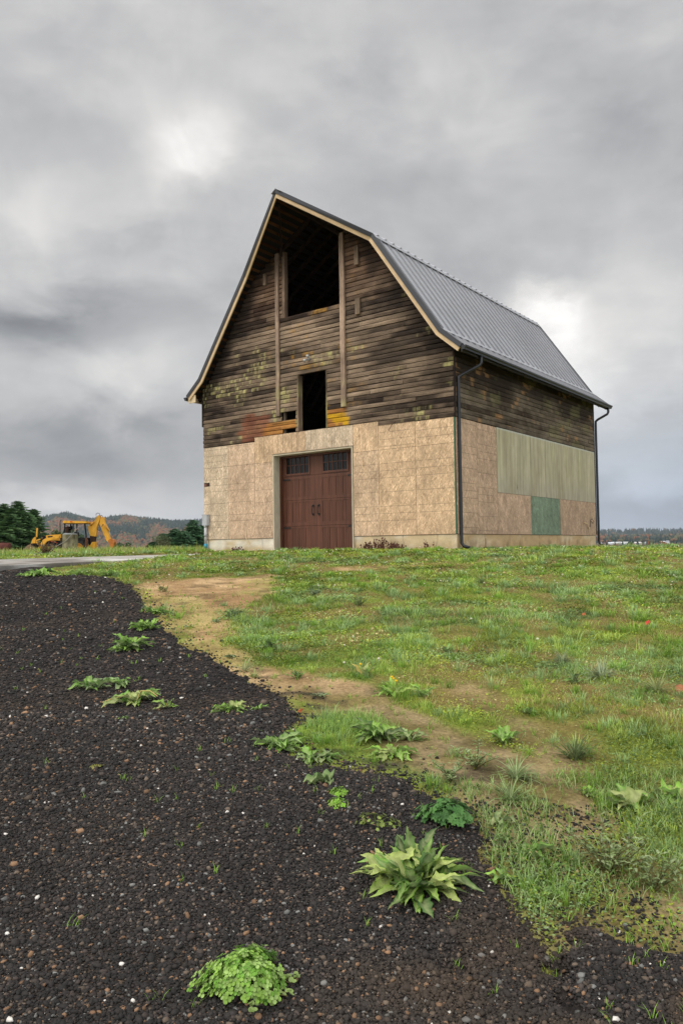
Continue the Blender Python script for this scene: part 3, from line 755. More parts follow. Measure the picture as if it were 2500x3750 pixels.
# flashings: kink between the upper and lower slopes, and at the flared eaves
mb = MB()
for s in (-1, 1):
    iu, il = (2, 1) if s < 0 else (4, 5)
    for (idx, up, dn, lift) in ((iu, .20, .17, .026), (il, .05, .10, .022)):
        k = PROF[idx]; ku = PROF[idx+(1 if s < 0 else -1)]; kl = PROF[idx-(1 if s < 0 else -1)]
        K = Vector(k); U = (Vector(ku)-K).normalized(); D = (Vector(kl)-K).normalized()
        nu = Vector((-U.y, U.x)); nu = nu if nu.y > 0 else -nu; nd = Vector((-D.y, D.x)); nd = nd if nd.x*s > 0 else -nd
        m = (nu+nd); mk = m*(2*1/m.length_squared)
        for t0, t1 in ((lift, lift-.014),):
            q = [K+U*up+nu*t0, K+mk*t0, K+D*dn+nd*t0, K+D*dn+nd*t1, K+mk*t1, K+U*up+nu*t1]
            y0 = -.40; A = [(RX+w.x, y0, w.y) for w in q]; B = [(RX+w.x, YB+.01, w.y) for w in q]
            mb.hexa(A, B)
    # stepped ends of the upper panels
    K = Vector(PROF[iu]); U = (Vector(PROF[iu+(1 if s < 0 else -1)])-K).normalized(); nu = Vector((-U.y, U.x)); nu = nu if nu.y > 0 else -nu
    y = -.168
    while y < YB-.1:
        p = K+U*.16+nu*.028; q = K-U*.03+nu*.028
        mb.hexa([(RX+p.x, y-.05, p.y), (RX+p.x, y+.05, p.y), (RX+p.x+nu.x*.022, y+.03, p.y+nu.y*.022), (RX+p.x+nu.x*.022, y-.03, p.y+nu.y*.022)],
                [(RX+q.x, y-.05, q.y), (RX+q.x, y+.05, q.y), (RX+q.x+nu.x*.022, y+.03, q.y+nu.y*.022), (RX+q.x+nu.x*.022, y-.03, q.y+nu.y*.022)])
        y += SP
K = Vector(PROF[3]); 
for s in (-1, 1):
    D = (Vector(PROF[3+s])-K).normalized(); n = Vector((-D.y, D.x)); n = n if n.y > 0 else -n
    q = [K+Vector((0, .03)), K+D*.2+n*.022, K+D*.2+n*.012, K+Vector((0, .015))]
    mb.hexa([(RX+w.x, -1.68, w.y) for w in q], [(RX+w.x, YB+.01, w.y) for w in q])
mb.build('roof_flashing', M['metal'], roof)
# rake: dark metal edge over a tan board
def rake(t0, t1, dy0, dy1, back=False):
    a, b = offset(t0), offset(t1); mb = MB()
    for i in range(6):
        Y = lambda k, d: (YF[k]+d) if not back else (YB-d)
        A = [P3(a, i, Y(i, dy0)), P3(a, i+1, Y(i+1, dy0)), P3(b, i+1, Y(i+1, dy0)), P3(b, i, Y(i, dy0))]
        B = [P3(a, i, Y(i, dy1)), P3(a, i+1, Y(i+1, dy1)), P3(b, i+1, Y(i+1, dy1)), P3(b, i, Y(i, dy1))]
        mb.hexa(A, B)
    return mb
m1 = rake(-.022, .105, -.012, .012); 
for q, w in ((rake(-.022, .015, .012, .10), 0),):
    b = len(m1.v); m1.v += q.v; m1.c += q.c; m1.f += [[i+b for i in f] for f in q.f]
m1.build('rake_trim', M['trim'], barn); rake(-.022, .105, -.012, .012, True).build('rake_trim', M['trim'], barn)
rake(.09, .215, .0125, .055).build('rake_board', M['fascia'], barn)
rake(.09, .215, .0125, .055, True).build('rake_board', M['fascia'], barn)
# skip sheathing boards under the metal, and rafters
mb = MB(); ot, ob_ = offset(.05), offset(.078)
for i in range(6):
    a, b = Vector(PROF[i]), Vector(PROF[i+1]); L = (b-a).length; d = (b-a)/L; n = Vector((d.y, -d.x))
    s = .06; k = 0
    while s < L-.05:
        w = min(.09, L-s); t = s/L; tm = (s+w/2)/L
        yf = YF[i]+(YF[i+1]-YF[i])*tm+.07
        p = a+d*s+n*.048; q = a+d*(s+w)+n*.048
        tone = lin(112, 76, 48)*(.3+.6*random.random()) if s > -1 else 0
        for ya, yb, tn in ((yf, .06, tone*.75), (.062, YB-.08, tone*.16)):  # loft shade painted into the inner lengths; overhang ends left lighter
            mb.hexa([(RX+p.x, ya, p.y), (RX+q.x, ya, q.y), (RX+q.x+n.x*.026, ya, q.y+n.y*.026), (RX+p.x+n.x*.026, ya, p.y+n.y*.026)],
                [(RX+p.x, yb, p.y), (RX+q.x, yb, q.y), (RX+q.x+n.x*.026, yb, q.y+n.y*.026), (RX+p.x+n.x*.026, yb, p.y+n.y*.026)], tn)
        s += .25; k += 1
mb.build('roof_sheathing', M['rough'], barn)
of0, of1 = offset(.0452), offset(.0478); mb = MB()
for i in range(6):
    mb.hexa([P3(of1, i, YF[i]+.06), P3(of1, i+1, YF[i+1]+.06), P3(of1, i+1, YB-.05), P3(of1, i, YB-.05)], [P3(of0, i, YF[i]+.06), P3(of0, i+1, YF[i+1]+.06), P3(of0, i+1, YB-.05), P3(of0, i, YB-.05)], lin(26, 22, 20))
mb.build('dark_underlay', M['plain'], barn)  # near-black sheet added to darken the gaps between the sheathing boards
ra, rb = offset(.082), offset(.22)
for k in range(18):
    y = .10+.625*k; mb = MB(); tone = lin(48, 38, 30)*(.8+.4*random.random())
    for i in range(6):
        A = [P3(ra, i, y), P3(ra, i+1, y), P3(rb, i+1, y), P3(rb, i, y)]
        B = [P3(ra, i, y+.05), P3(ra, i+1, y+.05), P3(rb, i+1, y+.05), P3(rb, i, y+.05)]
        mb.hexa(A, B, tone)
    mb.build('rafter', M['rough'], barn)
# hay hood braces: from the wall posts out to the ridge
MB().beam((-6.3, .05, 10.15), (-5.15, -1.35, 11.1), .05, .11, lin(46, 35, 28)).beam((-3.7, .05, 10.15), (-4.85, -1.35, 11.1), .05, .11, lin(46, 35, 28)).build('hood_brace', M['rough'], barn)
# eaves boards, gutters and downpipes
for s in (-1, 1):
    mb = MB(); x = RX+s*5.47
    mb.hexa([(x-s*.06, -.33, 6.02), (x-s*.02, -.33, 6.02), (x-s*.02, -.33, 5.86), (x-s*.06, -.33, 5.86)][::s], [(x-s*.06, YB-.05, 6.02), (x-s*.02, YB-.05, 6.02), (x-s*.02, YB-.05, 5.86), (x-s*.06, YB-.05, 5.86)][::s], lin(206, 178, 140) if s < 0 else lin(60, 56, 52))
    if s < 0: mb.box(x+.06, x+.40, -.335, -.30, 5.80, 6.06, lin(206, 186, 150))
    mb.build('eaves_board', M['plain'], barn)
    prof = [(0, .0), (0, .115), (.012, .115), (.012, .012), (.085, .012), (.095, .05), (.125, .075), (.128, .115), (.145, .115), (.142, .068), (.108, .042), (.10, 0)]
    A = [(x+s*(p-.015), -.40, 5.90+q) for p, q in prof]; B = [(x+s*(p-.015), YB, 5.90+q) for p, q in prof]
    mb = MB()
    if s < 0: A, B = A[::-1], B[::-1]
    n = len(A)
    mb.add(A+B, [[i, n+i, n+(i+1) % n, (i+1) % n] for i in range(n)])
    for yy in (-.40, YB-.012):
        cap = [(x+s*(p-.015), yy, 5.90+q) for p, q in ((0, 0), (.10, 0), (.108, .042), (.142, .068), (.145, .115), (0, .115))]
        mb.hexa(cap if s > 0 else cap[::-1], [(p[0], p[1]+.012, p[2]) for p in (cap if s > 0 else cap[::-1])])
    mb.build('gutter', M['gutter'], barn)
def downpipe(pts, foot):
    mb = MB()
    mb.tube(pts, .046, 10); o = mb.build('downpipe', M['gutter'], barn, True)
    return o
zb = .60
downpipe([(.52, .62, 5.90), (.52, .62, 5.72), (.49, .58, 5.64), (.16, .22, 5.38), (.075, .13, 5.30), (.070, .125, 5.18), (.070, .125, .82), (.075, .125, .72), (.13, .13, .64), (.30, .14, .59)], 1)
downpipe([(.52, 11.25, 5.90), (.52, 11.25, 5.74), (.49, 11.23, 5.66), (.15, 11.12, 5.47), (.075, 11.10, 5.40), (.070, 11.10, 5.28), (.070, 11.10, .80), (.08, 11.10, .69), (.14, 11.11, .62), (.32, 11.12, .57)], 1)
downpipe([(-10.30, 1.1, 5.90), (-10.30, 1.1, 5.78), (-10.28, 1.1, 5.70), (-10.14, 1.1, 5.62), (-10.08, 1.1, 5.52), (-10.08, 1.1, .7)], 1)
# ------------------------------------------------------------------ ground
def sdf_poly(px, py, poly):
    """signed distance, positive inside"""
    px = np.asarray(px, float); py = np.asarray(py, float); best = np.full(px.shape, 1e9); inside = np.zeros(px.shape, bool)
    n = len(poly)
    for i in range(n):
        ax, ay = poly[i]; bx, by = poly[(i+1) % n]
        ex, ey = bx-ax, by-ay; L = ex*ex+ey*ey+1e-12
        t = np.clip(((px-ax)*ex+(py-ay)*ey)/L, 0, 1)
        best = np.minimum(best, np.hypot(px-ax-t*ex, py-ay-t*ey))
        cnd = ((ay > py) != (by > py)) & (px < (bx-ax)*(py-ay)/(by-ay+1e-12)+ax)
        inside ^= cnd
    return np.where(inside, best, -best)
def dist_line(px, py, pl):
    best = np.full(np.shape(px), 1e9)
    for (ax, ay), (bx, by) in zip(pl[:-1], pl[1:]):
        ex, ey = bx-ax, by-ay; t = np.clip(((px-ax)*ex+(py-ay)*ey)/(ex*ex+ey*ey), 0, 1)
        best = np.minimum(best, np.hypot(px-ax-t*ex, py-ay-t*ey))
    return best
GRAVEL = [(17.6, -14), (17.5, -9), (17.2, -7.2), (16.5, -6.3), (15.4, -5.9), (14.7, -5.5), (14.65, -4.99), (14.33, -4.33), (13.31, -3.72), (11.95, -3.19), (10.96, -2.84), (10.19, -2.52), (9.29, -2.19), (8.34, -1.72), (7.58, -1.31), (6.9, -0.96), (6.38, -0.68), (5.98, -0.47), (5.66, -0.41), (5.18, -0.44), (4.76, -0.35), (4.5, -0.13), (4.43, 0.09), (4.35, 0.36), (4.11, 0.47), (3.96, 0.63), (3.71, 0.69), (3.51, 0.69), (3.35, 0.75), (3.27, 0.86), (3.04, 0.9), (2.87, 1.02), (2.72, 1.25), (2.5, 1.7), (1, 2.4), (-6, 4), (-6, -14)]
SOIL = [(13.61, -3.73), (14.17, -2.84), (14.81, -1.22), (13.33, -1.02), (11.31, -1.13), (9.51, -1.32), (8.69, -1.4), (7.37, -0.94), (6.69, -0.67), (6.26, -0.38), (5.77, -0.29), (5.89, -0.49), (7.03, -1.06), (8.72, -1.9), (11.48, -3.02)]
PATH = [(6.9, -0.85), (6.38, -0.25), (6.17, 0.04), (5.53, 0.28), (5.14, 0.48), (4.8, 0.67), (4.58, 0.79), (4.18, 0.95), (3.85, 1.02)]
PATH2 = [(6.4, 0.95), (5.39, 1.17), (4.85, 1.24), (4.4, 1.31)]
PATCH = [(15.69, 0.13), (15.86, 0.84), (15.92, 1.57)]
def f_gravel(u, v):
    near = sstep(4.2, 3.0, u)*sstep(.3, 1.0, v)
    s = sdf_poly(u, v, GRAVEL)+.10*(fbm(u*2.2, v*2.2, 3, 101)-.5)*2+.05*(fbm(u*9, v*9, 2, 102)-.5)*2
    return s-near*.55*sstep(.36, .58, fbm(u*2.3+3, v*2.3, 3, 103))-.5*sstep(.48, .60, fbm(u*3+9, v*3, 3, 104))*sstep(3.0, 2.6, u)*sstep(-.1, .2, v)
def f_soil(u, v):
    """1 on bare soil"""
    n = (fbm(u*1.7, v*1.7, 4, 111)-.5)*2
    a = sstep(-.12, .22, sdf_poly(u, v, SOIL)+.45*n)
    b = sstep(.46, .22, dist_line(u, v, PATH)+.15*n)
    c = sstep(.26, .10, dist_line(u, v, PATH2)+.12*n)*.75
    d = sstep(.42, .15, dist_line(u, v, PATCH)*np.array(1.0)+.3*n)*.8
    e = sstep(3.3, 2.95, u+.3*(n*.5))*sstep(.55, .9, v)*.92
    return np.clip(np.maximum.reduce([a, b, c, d, e]), 0, 1)
BARN_C = [xy2uv(*q) for q in ((0, 0), (-10, 0), (-10, 11), (0, 11))]
DRIVE_X = (-7.05, -4.7)
def drive_z(x, y): 
    t = (x+7.05)/2.75
    return .530+(.0062*(1-t)+.0170*t)*np.minimum(y, 0)
def ground_z(u, v):
    z = ground_base(u, v)
    fade = sstep(60, 25, np.abs(u))
    z = z+fade*(.05*(fbm(u*.45, v*.45, 3, 121)-.5)+.022*(fbm(u*2.6, v*2.6, 3, 122)-.5))
    x, y = uv2xy(u, v)
    on = sstep(-.25, .05, np.minimum(np.minimum(x-DRIVE_X[0], DRIVE_X[1]-x), -y+.3))*sstep(-30, -26, y)
    return z*(1-on)+np.minimum(z, drive_z(x, y)-.05)*on
def lawn_noise(u, v): return fbm(u*.8, v*.8, 4, 131), fbm(u*2.7, v*2.7, 3, 132), fbm(u*.28, v*.28, 3, 133)
def ground_col(u, v):
    n1, n2, n3 = lawn_noise(u, v); s = f_soil(u, v)
    turf = mix(lin(122, 108, 64), lin(112, 126, 52), sstep(.35, .65, n1))
    turf = mix(turf, lin(114, 98, 58), .7*sstep(.46, .64, n2))
    soil = mix(lin(150, 120, 84), lin(186, 156, 116), sstep(.3, .7, fbm(u*1.3, v*2.2, 4, 135)))
    soil = mix(soil, lin(146, 138, 78), .6*sstep(.42, .6, fbm(u*.9+7, v*.9, 3, 136)))
    soil = mix(soil, lin(92, 76, 52), .6*sstep(.55, .72, fbm(u*4, v*4, 3, 137)))
    wet = mix(lin(142, 124, 92), lin(112, 100, 62), sstep(.35, .65, fbm(u*3, v*3, 3, 138)))
    soil = mix(wet, soil, sstep(5.2, 7.6, u))
    c = mix(turf, soil, s)
    # scattered cinders where the lawn meets the gravel
    ci = sstep(.60, .70, fbm(u*5, v*5, 3, 139))*sstep(9, 6, u)*sstep(-1.1, .0, sdf_poly(u, v, GRAVEL))
    return mix(c, lin(46, 42, 42), .75*ci)
def axis_pts(segs):
    o = []
    for a, b, st in segs: o += list(np.arange(a, b, st))
    return np.array(o+[segs[-1][1]])
def grid(us, vs, zf, keep=None):
    U, V = np.meshgrid(us, vs, indexing='ij'); z = zf(U, V); x, y = uv2xy(U, V)
    nu, nv = U.shape; idx = np.arange(nu*nv).reshape(nu, nv)
    f = np.stack([idx[:-1, :-1], idx[1:, :-1], idx[1:, 1:], idx[:-1, 1:]], -1)[:, :, ::-1].reshape(-1, 4)
    P = np.stack([x, y, z], -1).reshape(-1, 3)
    if keep is not None:
        k = keep(U, V).ravel(); fk = k[f].any(1); f = f[fk]
        used = np.unique(f); m = np.full(len(P), -1); m[used] = np.arange(len(used)); f = m[f]
        return P[used], f, U.ravel()[used], V.ravel()[used]
    return P, f, U.ravel(), V.ravel()
far = lambda a, b, n: list(np.geomspace(a, b, n))
us = np.concatenate([-np.array(far(6, 7000, 22))[::-1], axis_pts([(-5.5, 2, .3), (2, 8, .035), (8, 20, .07), (20, 46, .25), (46, 110, 1.5)]), far(115, 7000, 40)])
vs = np.concatenate([-np.array(far(32, 7000, 24))[::-1], axis_pts([(-30, -10, .8), (-10, -4, .12), (-4, 4, .045), (4, 12, .12), (12, 30, .8)]), far(32, 7000, 24)])
P, F, U, V = grid(us, vs, ground_z)
tag(make('ground', P, F, M['soil'], None, ground_col(U, V), True), 'grassy hilltop with bare tan and olive soil patches', kind='structure')

# dark gravel drive: a sheet that dips under the soil along its ragged edge
def gravel_h(u, v):
    s = f_gravel(u, v)
    return ground_z(u, v)+np.clip(s*.16, -.03, .045)+.02*(fbm(u*.8, v*1.1, 3, 141)-.5)*sstep(0, .5, s)+.02*np.exp(-((s-.35)/.35)**2)*sstep(9, 12, u)
us = axis_pts([(-5.5, 2, .3), (2, 6, .03), (6, 18, .06)]); vs = axis_pts([(-14, -8, .4), (-8, -1.5, .07), (-1.5, 2, .03), (2, 4, .3)])
P, F, U, V = grid(us, vs, gravel_h, lambda u, v: f_gravel(u, v) > -.14)
gc = mix(lin(37, 34, 33), lin(47, 43, 41), sstep(.35, .65, fbm(U*.9, V*1.3, 4, 142)))
gc = mix(gc, lin(62, 53, 43), .6*sstep(.5, .66, fbm(U*1.6, V*1.6, 3, 143)))
tag(make('gravel_drive', P, F, M['gravel'], None, gc, True), 'dark cinder gravel drive climbing towards the barn', kind='structure')

# concrete drive slab in front of the door
v, f, c = [], [], []
xs = np.linspace(DRIVE_X[0], DRIVE_X[1], 15); ys = np.linspace(-26, -.06, 90)
X, Y = np.meshgrid(xs, ys); Z = drive_z(X, Y); n = X.size
st = fbm(X.ravel()*1.1, Y.ravel()*1.1, 4, 151)
cc = mix(lin(160, 155, 148), lin(200, 197, 190), sstep(.3, .7, st)); dirt = sstep(-6.5, -10.5, Y.ravel()+3*(st-.5))
cc = mix(cc, lin(88, 80, 72), .8*dirt*sstep(.3, .55, fbm(X.ravel()*3, Y.ravel()*3, 3, 152)))
mb = MB(); top = list(zip(X.ravel(), Y.ravel(), Z.ravel())); idx = np.arange(n).reshape(X.shape)
mb.v = top+[(x, y, z-.14) for x, y, z in top]; mb.c = [tuple(q) for q in cc]+[tuple(q*.6) for q in cc]
for j in range(X.shape[0]-1):
    for i in range(X.shape[1]-1): mb.f.append([idx[j, i], idx[j, i+1], idx[j+1, i+1], idx[j+1, i]])
    for i in (0, X.shape[1]-1): mb.f.append([idx[j, i], idx[j+1, i], idx[j+1, i]+n, idx[j, i]+n])
tag(mb.build('concrete_drive', M['conc']), 'pale concrete drive slab leading to the garage door', kind='structure')

# ------------------------------------------------------------------ loose stones
def icosa():
    t = (1+5**.5)/2
    v = np.array([(-1, t, 0), (1, t, 0), (-1, -t, 0), (1, -t, 0), (0, -1, t), (0, 1, t), (0, -1, -t), (0, 1, -t), (t, 0, -1), (t, 0, 1), (-t, 0, -1), (-t, 0, 1)])
    f = np.array([(0, 11, 5), (0, 5, 1), (0, 1, 7), (0, 7, 10), (0, 10, 11), (1, 5, 9), (5, 11, 4), (11, 10, 2), (10, 7, 6), (7, 1, 8), (3, 9, 4), (3, 4, 2), (3, 2, 6), (3, 6, 8), (3, 8, 9), (4, 9, 5), (2, 4, 11), (6, 2, 10), (8, 6, 7), (9, 8, 1)])
    return v/np.linalg.norm(v[0]), f
IV, IF = icosa()
def stones(n, u0, u1, rfun, seed):
    r = np.random.default_rng(seed)
    q = r.random(n); u = (u0**.0+0*q) if False else np.exp(np.log(u0)+(np.log(u1)-np.log(u0))*q)
    v = (r.random(n)-.5)*2*(.50*u+.9)
    s = f_gravel(u, v); keep = (s > .02) | (r.random(n) < .55*np.exp(np.minimum(s, 0)/.09)) | ((u < 4) & (s > -.8) & (r.random(n) < .16))
    u, v, s = u[keep], v[keep], s[keep]; n = len(u)
    rad = rfun(u)*np.exp(r.normal(0, .36, n)); x, y = uv2xy(u, v); z = np.maximum(gravel_h(u, v), ground_z(u, v))
    A = r.normal(size=(n, 4)); A /= np.linalg.norm(A, axis=1)[:, None]
    w, a, b, c = A.T
    Rm = np.stack([1-2*(b*b+c*c), 2*(a*b-c*w), 2*(a*c+b*w), 2*(a*b+c*w), 1-2*(a*a+c*c), 2*(b*c-a*w), 2*(a*c-b*w), 2*(b*c+a*w), 1-2*(a*a+b*b)], -1).reshape(n, 3, 3)
    shp = IV[None]*(1+r.uniform(-.28, .28, (n, 12, 1)))*r.uniform([.8, .6, .5], [1.35, 1.1, .9], (n, 3))[:, None, :]
    pts = np.einsum('nij,nkj->nki', Rm, shp)*rad[:, None, None]; pts[..., 2] *= .75
    pts += np.stack([x, y, z+rad*.28], -1)[:, None, :]
    k = r.random(n); g = r.uniform(.7, 1.45, (n, 1)); dust = .42*sstep(.50, .66, fbm(u*1.7+31, v*1.7, 3, 146))*np.maximum(sstep(3.5, 2.5, u)*sstep(-.5, .3, v), .45*sstep(.25, .0, s))
    g = g*(.62+.75*fbm(u*.9, v*1.2, 4, 145)[:, None]); col = lin(40, 37, 35)[None]*g
    col = np.where((k > .77)[:, None], lin(62, 54, 49)*g, col); col = np.where((k > .89)[:, None], lin(92, 80, 68)*g, col)
    col = np.where((k > .945)[:, None], lin(122, 94, 70)*g, col); col = np.where((k > .974)[:, None], lin(106, 105, 101)*g, col)
    col = np.where((k > .998)[:, None], lin(214, 208, 198)*np.ones((n, 1)), col)
    col = mix(col, lin(78, 64, 48), dust)
    F = (IF[None]+np.arange(n)[:, None, None]*12).reshape(-1, 3)
    return pts.reshape(-1, 3), F, np.repeat(col, 12, 0)
A = [stones(270000, 1.9, 5.6, lambda u: .0056*np.maximum(1, u/3.3), 1), stones(84000, 5.4, 15.5, lambda u: .0084*np.maximum(1, u/6)**.8, 2), stones(160, 2.2, 6, lambda u: .0095+0*u, 3)]
off = 0; Vs, Fs, Cs = [], [], []
for p, f, c in A: Vs.append(p); Fs.append(f+off); Cs.append(c); off += len(p)
tag(make('gravel_stones', np.concatenate(Vs), np.concatenate(Fs), M['stone'], None, np.concatenate(Cs)), 'loose dark stones covering the drive', kind='stuff')

# ------------------------------------------------------------------ grass, clover and other ground cover
def blades(u, v, h, lean, phi, w, col, z=None):
    n = len(u); x, y = uv2xy(u, v)
    if z is None: z = ground_z(u, v)-.004
    dx, dy = np.cos(phi), np.sin(phi); px, py = -dy, dx
    Pt = np.zeros((n, 5, 3))
    for i, (t, sgn, wd) in enumerate(((0, -1, 1), (0, 1, 1), (.55, -1, .8), (.55, 1, .8), (1, 0, 0))):
        o = lean*h*t**1.8
        Pt[:, i, 0] = x+dx*o+px*sgn*w*wd/2; Pt[:, i, 1] = y+dy*o+py*sgn*w*wd/2; Pt[:, i, 2] = z+h*t*np.sqrt(np.maximum(.05, 1-(lean*t*.5)**2))
    F = np.array([(0, 1, 3), (0, 3, 2), (2, 3, 4)]); F = (F[None]+np.arange(n)[:, None, None]*5).reshape(-1, 3)
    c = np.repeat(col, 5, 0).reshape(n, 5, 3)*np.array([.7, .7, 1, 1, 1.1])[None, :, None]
    return Pt.reshape(-1, 3), F, c.reshape(-1, 3)
def in_barn(u, v):
    x, y = uv2xy(u, v); return (x > -10.05) & (x < .03) & (y > -.02)
def on_drive(u, v):
    x, y = uv2xy(u, v); return (x > DRIVE_X[0]) & (x < DRIVE_X[1]-.25+.5*(fbm(u, v, 2, 160)-.5)) & (y < .0)
def lawn_density(u, v):
    n1, n2, n3 = lawn_noise(u, v)
    d = (1-f_soil(u, v)*.97)*sstep(.0, -.22, f_gravel(u, v))*(.30+.9*sstep(.62, .36, n2))
    d = d*np.where(on_drive(u, v) | in_barn(u, v), 0, 1)
    return np.clip(d, 0, 1)
PAL = np.array([lin(148, 160, 58), lin(118, 152, 58), lin(136, 162, 104), lin(174, 160, 112), lin(90, 118, 48), lin(150, 170, 80)])*1.3
def pick_col(r, u, v, w):
    n = len(u); k = np.array([r.choice(6, p=w) for _ in range(1)]) if False else r.choice(6, size=n, p=w)
    n1, n2, n3 = lawn_noise(u, v)
    k = np.where((fbm(u*.5+20, v*.5, 3, 165) > .53) & (r.random(n) < .6), 2, k)
    k = np.where((fbm(u*.7+40, v*.7, 3, 166) > .56) & (r.random(n) < .6), 0, k)
    k = np.where((n2 > .62) & (r.random(n) < .35), 3, k)
    tone = .62+.62*sstep(.3, .68, fbm(u*1.3+11, v*1.3, 4, 167))
    return PAL[k]*r.uniform(.6, 1.25, (n, 1))*tone[:, None]
def log_uv(r, n, u0, u1, p=1.0, side=.62, vmin=None):
    a = 1-p
    q = r.random(n)
    u = u0*(u1/u0)**q if abs(a) < 1e-6 else (u0**a+q*(u1**a-u0**a))**(1/a)
    v = (r.random(n)*2-1)*side*u
    return u, v
parts = []
r = np.random.default_rng(21)
u, v = log_uv(r, 1350000, 2.6, 34, .85, .60)
d = lawn_density(u, v); keep = r.random(len(u)) < d*.95; u, v = u[keep], v[keep]; n = len(u)
tall = fbm(u*1.9, v*1.9, 3, 171); h = (.015+.034*sstep(.45, .75, tall))*(1-.55*sstep(1.0, .4, np.minimum(dist_line(u+.35, v, PATH), dist_line(u+.3, v, PATH2))))*np.exp(r.normal(0, .35, n))*np.where(u > 14, .8, 1)
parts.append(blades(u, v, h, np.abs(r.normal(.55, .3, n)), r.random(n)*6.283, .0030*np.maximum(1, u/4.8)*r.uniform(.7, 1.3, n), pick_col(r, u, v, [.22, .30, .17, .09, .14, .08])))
# the lawn goes on to the right of the picture
n = 300000; u = 2.0*(16/2.0)**r.random(n); v = .56*u+r.random(n)**1.3*(3.2+.25*u); d = lawn_density(u, v); keep = r.random(n) < d*.95; u, v = u[keep], v[keep]; n = len(u)
tall = fbm(u*1.9, v*1.9, 3, 171); h = (.02+.04*sstep(.4, .75, tall))*np.exp(r.normal(0, .35, n))
parts.append(blades(u, v, h, np.abs(r.normal(.55, .3, n)), r.random(n)*6.283, .0042*np.maximum(1, u/4.5)*r.uniform(.7, 1.3, n), pick_col(r, u, v, [.22, .30, .17, .09, .14, .08])))
# tufts
uc, vc = log_uv(r, 5200, 3.0, 26, .7, .58); d = lawn_density(uc, vc); k = (r.random(len(uc)) < d*.7)
uc, vc = uc[k], vc[k]; m = len(uc); per = 46
kind = r.random(m); tc = np.where((kind < .45)[:, None], PAL[2], np.where((kind < .75)[:, None], PAL[1], PAL[5]))*r.uniform(.75, 1.15, (m, 1))
sz = np.exp(r.normal(0, .3, m))
rad = np.abs(r.normal(0, .05, (m, per)))*sz[:, None]*np.minimum(1.6, (uc[:, None]/5)**.4); ph = r.random((m, per))*6.283
uu = (uc[:, None]+rad*np.cos(ph)).ravel(); vv = (vc[:, None]+rad*np.sin(ph)).ravel()
hh = (r.uniform(.035, .085, (m, per))*sz[:, None]*np.minimum(1.25,(uc[:,None]/7)**.35)).ravel(); nn = m*per
# blade azimuth in world terms follows the radial direction
wx = (FW[0]*np.cos(ph)+RT[0]*np.sin(ph)).ravel(); wy = (FW[1]*np.cos(ph)+RT[1]*np.sin(ph)).ravel()
parts.append(blades(uu, vv, hh, np.clip(.25+rad.ravel()*7+r.normal(0, .15, nn), .1, 1.2), np.arctan2(wy, wx)+r.normal(0, .4, nn), .0036*np.maximum(1, uu/5), np.repeat(tc, per, 0)*r.uniform(.7, 1.25, (nn, 1))))
# fresh light grass on the point between gravel and path
n = 9000; uu = r.uniform(4.75, 5.75, n); vv = r.uniform(-.42, .42, n); k = r.random(n) < sstep(.5, .2, np.hypot((uu-5.25)/1.0, (vv-.02)/.8))*sstep(.35, .55, fbm(uu*3, vv*3, 3, 177)); uu, vv = uu[k], vv[k]; nn = len(uu)
parts.append(blades(uu, vv, r.uniform(.025, .075, nn), np.abs(r.normal(.5, .3, nn)), r.random(nn)*6.283, .0032*r.uniform(.7, 1.3, nn), lin(146, 178, 92)*r.uniform(.7, 1.3, (nn, 1)), np.maximum(ground_z(uu, vv), gravel_h(uu, vv))-.004))
# longer pale grass on the near corner of the lawn
n = 11000; uu = r.uniform(2.95, 4.4, n); vv = r.uniform(.62, 2.2, n); k = (r.random(n) < sstep(.38, .58, fbm(uu*2.6+3, vv*2.6, 3, 178))*sstep(0, -.12, f_gravel(uu, vv))*sstep(2.95, 3.25, uu-.25*(vv-1.1))); uu, vv = uu[k], vv[k]; nn = len(uu)
parts.append(blades(uu, vv, r.uniform(.025, .075, nn), np.abs(r.normal(.8, .3, nn)), r.random(nn)*6.283, .0034*r.uniform(.7, 1.3, nn), np.array([lin(142, 172, 96), lin(160, 180, 120), lin(116, 152, 66)])[r.integers(0, 3, nn)]*r.uniform(.75, 1.25, (nn, 1))))
# sprigs in the gravel and along the bare soil
uc, vc = log_uv(r, 2600, 2.3, 12, .6, .48); s = f_gravel(uc, vc); so_ = f_soil(uc, vc)
k = ((s > .05) & (r.random(len(uc)) < .07*(.25+sstep(.45, .7, fbm(uc, vc, 3, 175))*2.2)+.12*sstep(.9, .2, s))) | ((s < 0) & (so_ > .4))
uc, vc = uc[k], vc[k]; m = len(uc); per = 6
uu = (uc[:, None]+r.normal(0, .008, (m, per))).ravel(); vv = (vc[:, None]+r.normal(0, .008, (m, per))).ravel(); nn = m*per
parts.append(blades(uu, vv, r.uniform(.015, .045, nn), r.uniform(.4, 1.1, nn), r.random(nn)*6.283, .003*np.maximum(1, uu/4.5), PAL[1]*r.uniform(.7, 1.35, (nn, 1)), np.maximum(ground_z(uu, vv), gravel_h(uu, vv))))
off = 0; Vs, Fs, Cs = [], [], []
for p, f, c in parts: Vs.append(p); Fs.append(f+off); Cs.append(c); off += len(p)
tag(make('grass', np.concatenate(Vs), np.concatenate(Fs), M['grass'], None, np.concatenate(Cs)), 'short rough lawn grass in tufts', kind='stuff')
